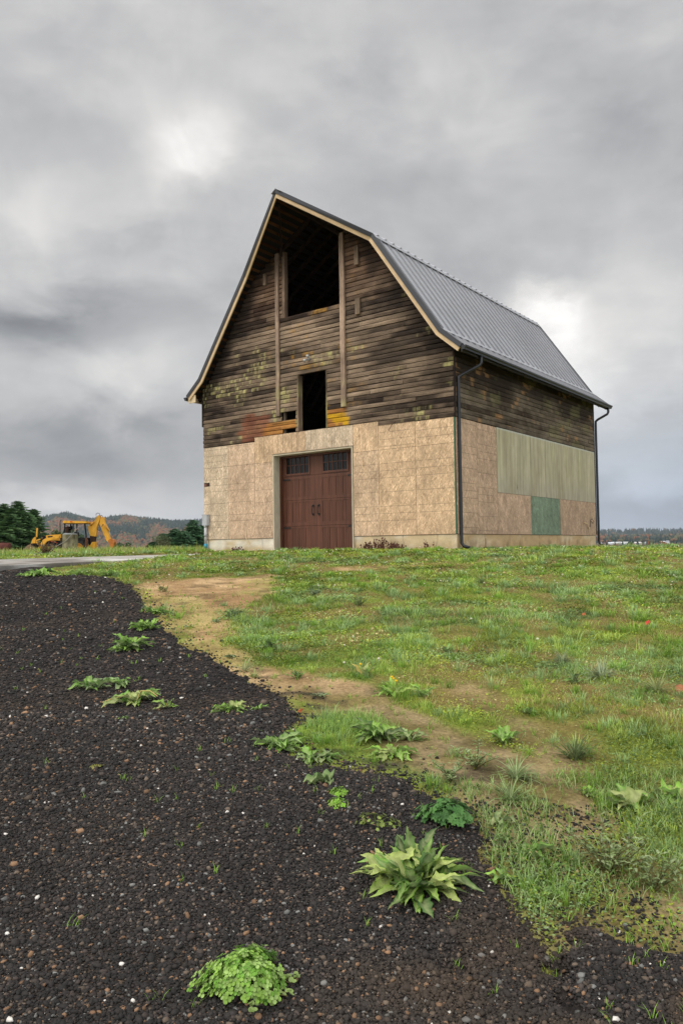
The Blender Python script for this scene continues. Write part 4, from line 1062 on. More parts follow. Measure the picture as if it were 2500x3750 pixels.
# low leafy cover: clover, moss, buttercup leaves
u, v = log_uv(r, 420000, 2.8, 24, .9, .58); d = lawn_density(u, v)
cl = sstep(.42, .60, fbm(u*1.1+60, v*1.1, 4, 181)); keep = r.random(len(u)) < d*(.12+.88*cl); u, v = u[keep], v[keep]; n = len(u)
x, y = uv2xy(u, v); z = ground_z(u, v)+r.uniform(.004, .035, n); sz = .0048*np.maximum(1, u/4.5)*r.uniform(.6, 1.4, n)
ph = r.random(n)*6.283; tl = r.normal(0, .35, (n, 2)); Pt = np.zeros((n, 4, 3))
for i, (a, b) in enumerate(((-1, -.7), (1, -.7), (.8, .8), (-.8, .8))):
    ex = (a*np.cos(ph)-b*np.sin(ph))*sz; ey = (a*np.sin(ph)+b*np.cos(ph))*sz
    Pt[:, i] = np.stack([x+ex, y+ey, z+ex*tl[:, 0]+ey*tl[:, 1]], -1)
F = np.arange(n*4).reshape(n, 4)
tag(make('clover_cover', Pt.reshape(-1, 3), F, M['grass'], None, np.repeat(pick_col(r, u, v, [.4, .3, .08, .02, .12, .08])*.82, 4, 0)), 'low clover and moss between the grass', kind='stuff')
# clover flowers and yellow flower heads
u, v = log_uv(r, 4200, 6, 22, .3, .55); d = lawn_density(u, v); keep = (r.random(len(u)) < d*np.where(u > 12, .28, .02)); u, v = u[keep], v[keep]; n = len(u)
rad = .013*np.maximum(1, u/15)*r.uniform(.7, 1.2, n); x, y = uv2xy(u, v); z = ground_z(u, v)+r.uniform(.03, .07, n)
Pt = (IV[None]*rad[:, None, None]+np.stack([x, y, z], -1)[:, None, :]).reshape(-1, 3); F = (IF[None]+np.arange(n)[:, None, None]*12).reshape(-1, 3)
tag(make('clover_flowers', Pt, F, M['plain'], None, np.repeat(np.where((r.random(n) < .03)[:, None], lin(200, 170, 50), lin(206, 200, 176)), 12, 0)), 'white clover heads dotted over the lawn', kind='stuff')
# ------------------------------------------------------------------ weeds, each a plant of its own
def base_at(u, v):
    x, y = uv2xy(u, v); z = float(max(ground_z(np.array(u), np.array(v)), gravel_h(np.array(u), np.array(v)) if float(f_gravel(np.array(u), np.array(v))) > -.1 else -99))
    return Vector((float(x), float(y), z))
def leaf(mb, o, phi, L, W, e0, bend, col, lobes=0, depth=.4, fold=.35, r=random, n=16, tipw=.55, twist=0., back=None, stalk=.12):
    """a bent leaf blade: e0 start angle above the ground, bend = how far it arches over"""
    p = Vector(o); d = Vector((math.cos(phi), math.sin(phi), 0)); sd = Vector((-d.y, d.x, 0)); b = len(mb.v); e = e0
    wob = r.uniform(-.5, .5); ph = r.random()*6
    for i in range(n+1):
        t = i/n
        w = W*max(.03, (math.sin(math.pi*min(1, max(0, (t-stalk*.6))/(1-stalk*.6))**tipw) if t > stalk*.6 else .05))
        if lobes: w *= 1-depth*(.5+.5*math.cos(t*lobes*6.283+ph)) if 0 < i < n else 1
        if i == n: w = W*.02
        up = Vector((-d.x*math.sin(e), -d.y*math.sin(e), math.cos(e))); s2 = sd*math.cos(twist*t)+up*math.sin(twist*t)
        lift = fold*w+.22*w*math.sin(t*13+ph)
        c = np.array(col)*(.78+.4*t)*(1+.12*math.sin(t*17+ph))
        rib = mix(c, lin(190, 190, 140), .45)
        for k, q in ((-1, c), (0, rib), (1, c*.93)):
            mb.v.append(tuple(p+s2*w*k*.5+up*(lift*abs(k)))); mb.c.append(tuple(q))
        stp = L/n; p = p+(d*math.cos(e)+Vector((0, 0, 1))*math.sin(e))*stp+sd*(wob*stp*.25*t)
        e -= bend/n
        if p.z < o[2]+.004: p.z = o[2]+.004; e = max(e, .0)
    for i in range(n):
        for k in range(2):
            mb.f.append([b+i*3+k, b+(i+1)*3+k, b+(i+1)*3+k+1, b+i*3+k+1])
def rosette(u, v, size, seed, upright=0., n=16, W=.2, e=(.25, 1.0), bend=(.5, 1.4), cols=((84, 128, 44),), lobes=0, depth=.45, yellow=0, tipw=.75, fold=.35, name='dandelion_plant', label='', cat='weed', flowers=0, stalk=.12, squash=1.):
    r = random.Random(seed); o = base_at(u, v); mb = MB()
    cen = [Vector((0, 0, 0))]+[Vector((r.uniform(-1, 1), r.uniform(-1, 1), 0))*size*.17 for _ in range(1+n//12)]
    for i in range(n):
        phi = r.random()*6.283 if n > 20 else 6.283*(i/n)+r.uniform(-.5, .5)
        L = size*.56*r.uniform(.5, 1.1); c = lin(*cols[r.randrange(len(cols))])*r.uniform(.72, 1.2)
        if r.random() < yellow: c = lin(172, 150, 62)*r.uniform(.8, 1.1)
        oo = o+cen[r.randrange(len(cen))]+Vector((r.uniform(-1, 1), r.uniform(-1, 1), 0))*size*.04; L *= .86
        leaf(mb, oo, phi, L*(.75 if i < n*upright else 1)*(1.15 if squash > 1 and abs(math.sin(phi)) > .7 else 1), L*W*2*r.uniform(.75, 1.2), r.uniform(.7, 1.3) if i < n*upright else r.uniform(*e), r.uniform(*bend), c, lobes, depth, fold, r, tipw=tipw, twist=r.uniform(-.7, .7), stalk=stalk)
    ob = mb.build(name, M['leaf'], None, True, origin=o); tag(ob, label, cat)
    for k in range(flowers):
        m2 = MB(); a = o+Vector((r.uniform(-1, 1)*size*.2, r.uniform(-1, 1)*size*.2, size*r.uniform(.28, .42)))
        m2.tube([o, o.lerp(a, .6)+Vector((.01, 0, 0)), a], .0022, 5, lin(130, 130, 60)); m2.lathe(tuple(a), [(.004, 0), (.013, .006), (.011, .013), (.003, .015)], 8, col=lin(224, 176, 30))
        m2.build('flower', M['plain'], ob)
    return ob
GRN, FRESH, DULL, PALE, DEEP = (104, 150, 52), (130, 176, 58), (96, 120, 76), (150, 164, 92), (54, 92, 38)
D = dict(lobes=5, depth=.45, name='dandelion_plant', W=.17)
big = rosette(3.20, .27, .50, 1, n=130, upright=.22, W=.16, e=(-.05, .7), bend=(.1, 1.1), cols=((138, 166, 70), (120, 158, 58), GRN, DEEP, (162, 178, 94), (78, 118, 48)), lobes=7, depth=.34, fold=.2, tipw=.7, name='dock_plant', label='largest dock plant, broad pale toothed leaves sprawling over the dark gravel', squash=1.2)
rosette(4.21, -.14, .21, 2, n=9, W=.44, e=(.1, .6), bend=(.3, .9), cols=((122, 146, 92), (104, 134, 74)), tipw=.6, name='plantain_plant', label='broadleaf plantain with rounded grey-green leaves at the gravel edge')
rosette(7.78, -2.13, .52, 3, n=44, e=(.15, 1.0), cols=(GRN, FRESH, DEEP), **D, label='wide bright green dandelion on gravel, third down the line from the slope')
rosette(8.96, -2.29, .38, 4, n=44, e=(.3, 1.2), cols=(FRESH, GRN), **D, label='dense round dandelion on gravel, between two others along the soil bank')
rosette(10.23, -2.53, .42, 5, n=40, e=(.1, .9), cols=(GRN, FRESH), **D, label='flat dandelion where the gravel meets the tan soil bank, highest of its line')
rosette(6.24, -2.03, .34, 6, n=26, W=.16, e=(.5, 1.2), cols=((116, 144, 92), GRN), name='plantain_plant', label='narrow-leaved plantain with pale ribs, bigger half of a pair on gravel')
rosette(6.38, -1.80, .32, 7, n=22, W=.15, e=(.3, 1.0), cols=((112, 142, 86), GRN), name='plantain_plant', label='narrow-leaved plantain leaning over, smaller half of a pair on gravel')
dl = rosette(5.83, -1.56, .42, 8, n=34, e=(.1, .8), cols=(FRESH, GRN, PALE), **D, label='dandelion with two bent straw-coloured stalks on the open gravel')
o = base_at(5.83, -1.56); mb = MB()
mb.tube([o, o+Vector((-.05, -.03, .06)), o+Vector((-.16, -.12, .03)), o+Vector((-.2, -.15, .01))], .004, 5, lin(200, 176, 110)).build('stalk', M['plain'], dl)
MB().tube([o, o+Vector((.02, .03, .09)), o+Vector((.08, .07, .09)), o+Vector((.13, .1, .05))], .004, 5, lin(200, 176, 110)).build('stalk', M['plain'], dl)
rosette(5.70, -1.29, .26, 9, n=9, e=(.3, 1.2), cols=(FRESH, PALE), yellow=.25, **D, label='straggly yellowing dandelion beside the one with straw-coloured stalks')
rosette(5.46, -1.55, .17, 10, n=8, e=(.1, .5), cols=(DULL, GRN), **D, label='small dull dandelion flat on gravel below the stalked one')
rosette(5.63, -.82, .36, 11, n=30, e=(.1, .8), cols=((124, 160, 66), FRESH, PALE), **D, label='pale green dandelion on gravel beside a narrow-leaved plantain')
rosette(5.64, -.62, .19, 12, n=10, W=.13, e=(.2, .9), cols=(GRN, FRESH), name='plantain_plant', label='small spiky plantain to the side of the pale dandelion')
rosette(4.90, -.40, .40, 13, n=40, e=(.1, .8), cols=(GRN, (120, 152, 84), FRESH), **D, label='dandelion mat spreading from the lawn corner onto gravel')
rosette(4.68, -.17, .32, 14, n=30, e=(.1, .7), cols=(GRN, (128, 154, 92)), **D, label='dandelion just above the broadleaf plantain at the gravel edge')
rosette(5.12, .20, .42, 15, n=36, e=(.2, 1.0), cols=(GRN, DEEP, FRESH), **D, label='dark dandelion clump between the gravel point and the olive path')
rosette(4.74, .30, .38, 16, n=30, e=(.1, .8), cols=(FRESH, PALE), **D, label='light dandelion clump with one pale upturned leaf by the path')
rosette(5.05, .40, .3, 17, n=20, e=(.1, .8), cols=(GRN, (140, 160, 100)), **D, label='small dandelion on the verge of the olive soil path')
rosette(4.95, 1.02, .30, 18, n=26, W=.2, e=(.7, 1.35), bend=(.5, 1.3), cols=(FRESH, GRN), lobes=4, depth=.25, name='dock_plant', label='upright bushy dock between two strips of bare soil')
rosette(6.71, -.41, .22, 19, n=20, W=.12, e=(.6, 1.35), bend=(.2, .8), cols=(DEEP, GRN), name='plantain_plant', label='compact plantain of narrow dark upright leaves on the brown soil')
rosette(7.65, -1.15, .24, 20, n=12, W=.14, e=(.1, .5), cols=((66, 92, 54), DULL), name='plantain_plant', label='dark flat plantain on the brown soil bank')
rosette(7.91, -.75, .40, 21, n=28, e=(.5, 1.35), cols=(GRN, (92, 126, 62), DEEP), lobes=4, depth=.4, W=.16, name='dandelion_plant', label='tall bushy dandelion at the lawn edge above the brown soil')
rosette(9.89, -1.39, .34, 22, n=26, W=.10, e=(.6, 1.35), bend=(.2, .8), cols=(DEEP, GRN), name='plantain_plant', label='dark spiky plantain where the tan soil meets the lawn')
rosette(12.41, -2.90, .34, 23, n=22, W=.12, e=(.4, 1.35), bend=(.1, .7), cols=((98, 104, 52), (120, 118, 60)), name='thistle_plant', lobes=5, depth=.5, label='brownish green thistle alone on the tan soil near the gravel crest')
rosette(6.73, .17, .30, 24, n=16, W=.13, e=(.6, 1.35), bend=(.2, .9), cols=(FRESH, PALE), yellow=.2, name='plantain_plant', label='yellowing upright plantain with a tall bare flower stem', flowers=1)
rosette(6.12, .38, .34, 25, n=22, e=(.3, 1.2), cols=(FRESH, (132, 158, 60)), **D, label='yellow-green dandelion with several yellow flower heads', flowers=3)
rosette(6.08, .62, .28, 26, n=14, e=(.2, 1.0), cols=((122, 154, 84), FRESH), **D, label='pale dandelion next to the one with yellow flower heads')
rosette(6.15, -.21, .22, 27, n=12, W=.13, e=(.03, .25), bend=(.1, .3), cols=((112, 118, 88), DULL), lobes=4, depth=.5, name='dandelion_plant', label='grey-green dandelion pressed flat on the olive path')
rosette(5.59, 1.33, .20, 28, n=14, e=(.3, 1.1), cols=(GRN, DEEP), **D, label='small dark dandelion in the lawn beyond the bushy dock')
rosette(3.95, 1.42, .30, 29, n=18, W=.26, e=(.2, 1.0), cols=(PALE, (140, 162, 96), GRN), lobes=3, depth=.2, tipw=.8, name='dock_plant', label='pale broad-leaved dock in rough grass, with cupped dusty leaves')
rosette(4.02, 1.70, .26, 30, n=14, W=.34, e=(.3, 1.1), cols=(FRESH, PALE), tipw=.8, name='dock_plant', label='broad-leaved dock in rough grass beside the dusty cupped one')
rosette(4.12, 1.30, .18, 31, n=9, W=.36, e=(.2, .9), cols=((132, 156, 84), FRESH), tipw=.8, name='dock_plant', label='small round-leaved dock just before the dusty cupped one')
rosette(3.78, .78, .22, 32, n=8, W=.26, e=(.1, 1.0), cols=((164, 172, 116), (120, 146, 88)), tipw=.9, lobes=3, depth=.2, name='dock_plant', label='pale drooping dock leaves beside the parsley-like clump')
rosette(3.26, .64, .17, 33, n=10, W=.22, e=(.1, .8), cols=(FRESH, GRN), lobes=3, depth=.3, name='dock_plant', label='small young dock on gravel between the largest dock and bare soil')
rosette(3.46, .80, .26, 34, n=10, W=.2, e=(.1, .9), cols=((92, 124, 66), GRN, PALE), lobes=3, depth=.3, name='dock_plant', label='drooping dock at the lawn edge above the small young dock')
rosette(3.33, .87, .18, 35, n=7, W=.18, e=(.05, .5), cols=(GRN, DEEP), lobes=3, depth=.3, name='dock_plant', label='thin flat dock on the gravel margin below the drooping dock')
rosette(3.17, .79, .11, 36, n=8, W=.12, e=(.1, .7), cols=(FRESH,), **{k: q for k, q in D.items() if k != 'W'}, label='tiny bright dandelion at the edge of the olive bare soil')
rosette(11.6, -.44, .36, 37, n=10, W=.26, e=(.3, 1.3), bend=(.1, .8), cols=((104, 130, 92), GRN, (78, 110, 56)), tipw=.9, name='dock_plant', label='dock with one tall upright leaf at the top of the tan soil')
rosette(12.16, .65, .36, 38, n=26, W=.09, e=(.7, 1.4), bend=(.1, .7), cols=(GRN, FRESH), name='plantain_plant', label='upright fresh green plantain in the middle of the lawn slope')
rosette(10.69, .23, .36, 39, n=26, W=.10, e=(.6, 1.4), bend=(.1, .7), cols=(GRN, (104, 122, 56)), name='plantain_plant', label='upright olive plantain in the lawn nearer than the fresh green one')
rosette(14.49, -5.80, .8, 40, n=26, W=.2, e=(.1, .8), cols=(FRESH, GRN), lobes=4, depth=.4, name='dandelion_plant', label='broad bright weed patch spilling over the gravel crest, leftmost of three')
rosette(14.75, -5.04, .7, 41, n=26, W=.2, e=(.2, .9), cols=(FRESH, (120, 150, 56)), lobes=4, depth=.4, name='dandelion_plant', label='bright weed patch on the gravel crest, middle of three')
rosette(14.91, -4.45, .6, 42, n=22, W=.2, e=(.2, .9), cols=(GRN, FRESH), lobes=4, depth=.4, name='dandelion_plant', label='bright weed patch on the gravel crest, rightmost of three')
rosette(9.26, -1.83, .24, 43, n=8, W=.12, e=(.2, 1.0), cols=((136, 140, 96), DULL), name='plantain_plant', label='withered grey-green plantain on the crumbly soil bank')
rosette(9.59, -1.57, .26, 44, n=12, W=.12, e=(.3, 1.0), cols=(DULL, GRN), name='plantain_plant', label='small green plantain on the crumbly bank beside the withered one')
rosette(4.48, -1.42, .12, 45, n=6, W=.26, e=(.1, .6), cols=((120, 130, 40), (150, 140, 50)), name='plantain_plant', label='tiny yellowing seedling alone in the middle of the gravel')
rosette(6.41, 1.87, .3, 46, n=16, W=.1, e=(.5, 1.3), cols=(GRN, DEEP), name='plantain_plant', label='dark upright plantain in the lawn beyond the bare soil strips')
rosette(7.63, 1.03, .32, 47, n=18, W=.1, e=(.5, 1.3), cols=((104, 128, 66), GRN), name='plantain_plant', label='olive upright plantain in the lawn above the flowering dandelions')
rosette(7.28, .55, .26, 48, n=16, W=.13, e=(.03, .4), cols=((126, 148, 112), DULL), lobes=4, depth=.4, name='dandelion_plant', label='silvery flat dandelion in the lawn above the flowering dandelions')

def tuft(u, v, size, seed, n, col, label, e=(.5, 1.45), w=.009):
    r = random.Random(seed); o = base_at(u, v); mb = MB()
    for i in range(n):
        c = lin(*col)*r.uniform(.65, 1.3); ph = r.random()*6.283
        leaf(mb, o+Vector((math.cos(ph), math.sin(ph), 0))*r.random()*size*.12, ph+r.uniform(-.5, .5), size*r.uniform(.45, 1), w*r.uniform(.7, 1.3), r.uniform(*e), r.uniform(.3, 1.5), c, n=6, fold=.2, r=r, tipw=.5)
    tag(mb.build('grass_tuft', M['leaf'], None, True, origin=o), label, 'grass tuft')
tuft(7.02, -.90, .20, 61, 40, (150, 160, 112), 'pale spiky grass tuft on the brown soil bank', (.2, 1.2))
tuft(4.61, 1.36, .24, 62, 90, (70, 104, 40), 'dark green grass tuft in the lawn beside bare soil')
tuft(6.54, 2.16, .26, 63, 80, (132, 150, 116), 'blue-grey broad-bladed grass tuft in the lawn', (.4, 1.4), .012)
tuft(7.1, 2.0, .2, 64, 70, (112, 132, 92), 'soft grey-green grass tuft behind the broad-bladed one')
tuft(6.1, 2.45, .22, 65, 60, (136, 148, 84), 'straw-tipped grass tuft right of the broad-bladed one')
tuft(6.75, -.78, .12, 66, 30, (140, 156, 80), 'small yellow-green grass tuft on brown soil beside the pale spiky one', (.3, 1.3))
tuft(4.35, .95, .2, 67, 60, (126, 150, 96), 'long-bladed grass tuft by the lower end of the olive path', (.3, 1.3))
tuft(4.05, .85, .2, 68, 60, (112, 140, 80), 'arching grass tuft above the parsley-like clump', (.2, 1.2))
tuft(12.9, 2.3, .26, 69, 70, (92, 126, 50), 'upright bright grass tuft on the upper lawn')

def fan_leaf(mb, c, up, rad, col, lobes, r, notch=.35):
    """small flat leaf with rounded lobes"""
    up = Vector(up).normalized(); a = up.cross(Vector((.3, .2, 1))).normalized(); b = up.cross(a); th = r.random()*6.283
    a2 = a*math.cos(th)+b*math.sin(th); b2 = up.cross(a2); k = len(mb.v); n = lobes*4
    mb.v.append(tuple(Vector(c)-up*rad*.18)); mb.c.append(tuple(np.array(col)*1.12))
    for i in range(n):
        t = 6.283*i/n; rr = rad*(1-notch*(.5+.5*math.cos(t*lobes)))
        mb.v.append(tuple(Vector(c)+(a2*math.cos(t)+b2*math.sin(t))*rr)); mb.c.append(tuple(np.array(col)*(.9+.2*r.random())))
    for i in range(n): mb.f.append([k, k+1+i, k+1+(i+1) % n])
def dome(name, u, v, w, h, n, rad, lobes, cols, seed, label, notch=.35, cat='weed', trail=0):
    r = random.Random(seed); o = base_at(u, v); mb = MB()
    for i in range(n):
        ph = r.random()*6.283; q = math.sqrt(r.random()); rx = w/2*q*(.8+.3*r.random())*(1+.22*math.sin(ph*3+seed)+.14*math.sin(ph*7+seed*2))
        p = o+Vector((math.cos(ph)*rx, math.sin(ph)*rx, max(.008, h*math.sqrt(max(0, 1-q*q*.93))*r.uniform(.55, 1.05))))
        nrm = Vector((math.cos(ph)*q*1.1+r.uniform(-.4, .4), math.sin(ph)*q*1.1+r.uniform(-.4, .4), .9))
        dark = .5+.6*((p.z-o.z)/h); c = lin(*cols[r.randrange(len(cols))])*r.uniform(.75, 1.2)
        if r.random() < .35: mb.tube([o+(p-o)*.25, p-Vector((0, 0, .004))], .0013, 4, lin(96, 116, 50), False)
        if lobes == 3:
            a = nrm.normalized().cross(Vector((.2, .5, 1))).normalized(); b = nrm.normalized().cross(a); t0 = r.random()*6
            for k in range(3):
                t = t0+k*2.094; fan_leaf(mb, p+(a*math.cos(t)+b*math.sin(t))*rad*.8, nrm+Vector((r.uniform(-.2, .2), r.uniform(-.2, .2), 0)), rad*.72, c, 2, r, .12)
        else: fan_leaf(mb, p, nrm, rad*r.uniform(.7, 1.2), c, lobes, r, notch)
    for k in range(trail):
        ph = r.uniform(-1.2, .9); q = o; pts = [o]
        for s in range(5): q = q+Vector((math.cos(ph+r.uniform(-.4, .4)), math.sin(ph+r.uniform(-.4, .4)), 0))*w*.13; q.z = o.z+.01; pts.append(q)
        mb.tube(pts, .0015, 4, lin(120, 110, 60), False)
        for q in pts[2:]:
            for j in range(3): fan_leaf(mb, q+Vector((r.uniform(-.012, .012), r.uniform(-.012, .012), .008)), (r.uniform(-.5, .5), r.uniform(-.5, .5), 1), .009, lin(130, 150, 84), 2, r, .1)
    tag(mb.build(name, M['leaf'], None, False, origin=o), label, cat)
dome('clover_plant', 2.55, -.335, .26, .10, 620, .0098, 3, ((134, 168, 72), (108, 152, 54), (150, 178, 98)), 71, 'round light green clover clump on gravel, nearest plant of all', trail=7)
dome('parsley_plant', 3.75, .48, .26, .10, 210, .021, 5, ((82, 124, 62), (98, 138, 74), (66, 106, 50)), 72, 'dark green dome of parsley-like lobed leaves on the gravel edge', .42)
dome('clover_plant', 4.07, -.03, .11, .03, 40, .009, 3, ((116, 146, 60), FRESH), 73, 'small flat clover right beside the broadleaf plantain')
dome('clover_plant', 3.93, -.04, .11, .03, 40, .009, 3, ((130, 156, 70), FRESH), 74, 'small flat clover just below another by the broadleaf plantain')
dome('chickweed_plant', 3.71, .14, .2, .05, 46, .012, 5, ((130, 146, 70), (108, 120, 58)), 75, 'thin sprawling chickweed on gravel behind the largest dock', .3)

def herb(u, v, h, n, seed, label, spread=.25):
    r = random.Random(seed); o = base_at(u, v); mb = MB()
    for i in range(n):
        ph = r.random()*6.283; top = o+Vector((math.cos(ph)*spread*r.random(), math.sin(ph)*spread*r.random(), h*r.uniform(.45, 1)))
        mid = o.lerp(top, .5)+Vector((r.uniform(-.02, .02), r.uniform(-.02, .02), .01)); mb.tube([o, mid, top], [.003, .0024, .0012], 5, lin(110, 104, 62), False)
        for k in range(11):
            t = .15+.85*k/10; p = o.lerp(mid, t*2) if t < .5 else mid.lerp(top, t*2-1)
            leaf(mb, p, r.random()*6.283, .055*r.uniform(.5, 1.1), .016, r.uniform(-.1, .8), .6, lin(*((136, 156, 112), (112, 142, 78), (96, 124, 62))[r.randrange(3)])*r.uniform(.8, 1.15), 2, .3, .2, r, 6)
    tag(mb.build('groundsel_plant', M['leaf'], None, True, origin=o), label, 'weed')
herb(3.30, 1.10, .20, 16, 81, 'tall leafy groundsel with dusty leaves at the corner of bare soil')
herb(3.14, 1.22, .15, 12, 82, 'lower leafy groundsel in front of the tall dusty one', .2)
herb(4.50, .75, .16, 9, 83, 'thin twiggy groundsel at the lower end of the olive path', .16)
herb(4.30, .58, .13, 8, 84, 'short groundsel between the gravel and the olive path', .16)

# fallen leaves
def fallen(u, v, size, col, label, seed, lift=.03, lobes=5):
    r = random.Random(seed); o = base_at(u, v)+Vector((0, 0, lift)); mb = MB()
    fan_leaf(mb, o, (r.uniform(-.5, .1), r.uniform(-.9, -.4), .8), size/2, lin(*col), lobes, r, .5 if lobes == 5 else .15)
    b = list(mb.v); n = len(b); mb.v += [(x, y, z-.002) for x, y, z in b]; mb.c += mb.c[:n]; mb.f += [[i+n for i in f][::-1] for f in mb.f[:]]
    tag(mb.build('fallen_leaf', M['leaf'], None, False, origin=o), label, 'leaf')
fallen(8.79, 3.45, .08, (206, 70, 62), 'red maple leaf lying on the lawn slope', 91, .06)
fallen(5.66, -.32, .06, (150, 74, 36), 'rusty brown leaf at the tip of the tan soil by the gravel', 92, .02)
fallen(6.05, 2.61, .08, (160, 104, 70), 'curled tan leaf in the lawn near the straw-tipped tuft', 93, .05, 2)
fallen(9.49, 2.95, .05, (170, 96, 56), 'small orange leaf standing in the lawn slope', 94, .05, 2)

# dried weeds against the foundation
def dried(x0, x1, y, h, n, seed, label):
    r = random.Random(seed); mb = MB(); z0 = .53
    for i in range(n):
        x = x0+(x1-x0)*r.random(); q = 1-abs((x-(x0+x1)/2)/((x1-x0)/2))**1.5
        hh = h*(.35+.65*q)*r.uniform(.4, 1); a = Vector((x, y-r.random()*.3, z0)); d = Vector((r.uniform(-.6, .6), r.uniform(-.3, .2), 1)).normalized()
        mb.tube([a, a+d*hh*.5+Vector((r.uniform(-.05, .05), 0, 0)), a+d*hh], [.008, .006, .004], 4, lin(92, 58, 44)*r.uniform(.6, 1.2), False)
        for k in range(4):
            p = a+d*hh*r.uniform(.2, 1); fan_leaf(mb, p, (r.uniform(-1, 1), -1, r.uniform(0, 1)), .03*r.uniform(.5, 1.2), lin(98, 60, 46)*r.uniform(.5, 1.3), 3, r, .3)
    tag(mb.build('dried_weed', M['leaf'], None, False, origin=((x0+x1)/2, y, z0)), label, 'weed')
dried(-3.1, -1.55, -.12, .42, 90, 95, 'heap of dried reddish brown weeds at the foot of the wall beside the door')
dried(-.95, -.65, -.08, .40, 9, 96, 'few thin dried stems against the foundation near the corner downpipe')
dried(-8.35, -7.85, -.15, .24, 30, 98, 'low clump of dry weeds along the foundation between meter box and door')

# twiggy dead bush beyond the drive
o = base_at(24.5, -9.4); r = random.Random(99); mb = MB()
for i in range(46):
    ph = r.random()*6.283; d = Vector((math.cos(ph)*r.uniform(.3, 1), math.sin(ph)*r.uniform(.3, 1), r.uniform(.25, 1.1))); L = r.uniform(.25, .6)
    p = [o]; q = o.copy()
    for k in range(4): q = q+(d+Vector((r.uniform(-.3, .3), r.uniform(-.3, .3), r.uniform(-.1, .3))))*L*.25; p.append(q.copy())
    mb.tube(p, [.012, .010, .008, .005, .003], 4, lin(104, 78, 60)*r.uniform(.6, 1.2), False)
    for k in range(3): fan_leaf(mb, p[2+k % 3], (r.uniform(-1, 1), -1, .5), .03, lin(110, 92, 60), 2, r, .2)
tag(mb.build('dead_bush', M['plain'], None, False, origin=o), 'dead twiggy brown bush in front of the yellow digger', 'bush')
o = base_at(25.2, -9.2)
tag(MB().tube([o+Vector((-.75, -.5, .03)), o+Vector((-.3, -.2, .14)), o+Vector((.15, .1, .45)), o+Vector((.5, .4, .95))], [.018, .016, .013, .009], 6, lin(140, 136, 130)).build('bare_branch', M['plain'], None, True, origin=o), 'pale bare branch propped up in the dead bush', 'branch')
# ------------------------------------------------------------------ digger, seen side on beyond the drive
BU, S = 60.0, .00487
BX = (140-0)
def bz(): return 0.30
def place(px, py, dep=0.):
    """side drawing of the machine (x along it, y up) to world; dep = metres away from the viewer's side"""
    X = (px-700)*S; Z = bz()+(795-py)*S
    c = BUV; x, y = uv2xy(c[0]+dep, c[1]+X)
    return (float(x), float(y), float(Z))
BUV = (60.0, (90+700/4.356-1250)/2820.78*60.0)
ox, oy = uv2xy(*BUV)
dig = tag(empty('backhoe_loader', (ox, oy, bz())), 'yellow backhoe digger with open canopy and raised folded boom', 'digger')
YEL, DYEL, BLK, RUST = lin(222, 162, 46), lin(192, 132, 40), lin(26, 26, 28), lin(120, 70, 40)
def ext(name, polys, d0, d1, col, m='yellow', parent=None):
    mb = MB()
    for p in polys: mb.hexa([place(x, y, d0) for x, y in p], [place(x, y, d1) for x, y in p], col)
    return mb.build(name, M[m], parent or dig)
def rod(name, a, b, r_, col, m='plain', d=0., parent=None):
    return MB().tube([place(*a, d), place(*b, d)], r_, 8, col).build(name, M[m], parent or dig, True)
hood = ext('hood', [[(362, 480), (480, 468), (600, 462), (600, 560), (362, 560)]], -.35, .35, YEL)
ext('grille', [[(290, 486), (361, 481), (361, 600), (282, 600)]], -.34, .34, BLK, 'plain')
ext('decal', [[(392, 490), (470, 486), (470, 508), (392, 512)]], -.362, -.351, BLK, 'plain', hood)
ext('engine', [[(364, 562), (600, 562), (600, 640), (364, 640)]], -.30, .30, lin(30, 26, 24), 'plain')
ext('chassis', [[(235, 602), (600, 602), (850, 640), (1060, 640), (1060, 690), (600, 690), (600, 632), (235, 632)]], -.26, .26, DYEL)
for d in (-.75, .55):
    ext('loader_arm', [[(600, 486), (600, 522), (410, 572), (300, 702), (255, 702), (345, 548), (385, 526)]], d, d+.14, YEL)
    rod('hydraulic_cylinder', (560, 600), (420, 560), .045, lin(150, 40, 30), 'plain', d+.2)
ext('loader_bucket', [[(152, 612), (215, 600), (225, 690), (160, 700)]], -1.05, 1.05, lin(40, 34, 30), 'plain')
ext('bucket_linkage', [[(222, 500), (228, 362), (238, 356), (250, 364), (240, 505)], [(140, 615), (165, 540), (200, 503), (222, 505), (214, 612)], [(228, 545), (290, 528), (290, 548), (250, 560), (256, 602), (228, 602)]], -.6, -.48, YEL)
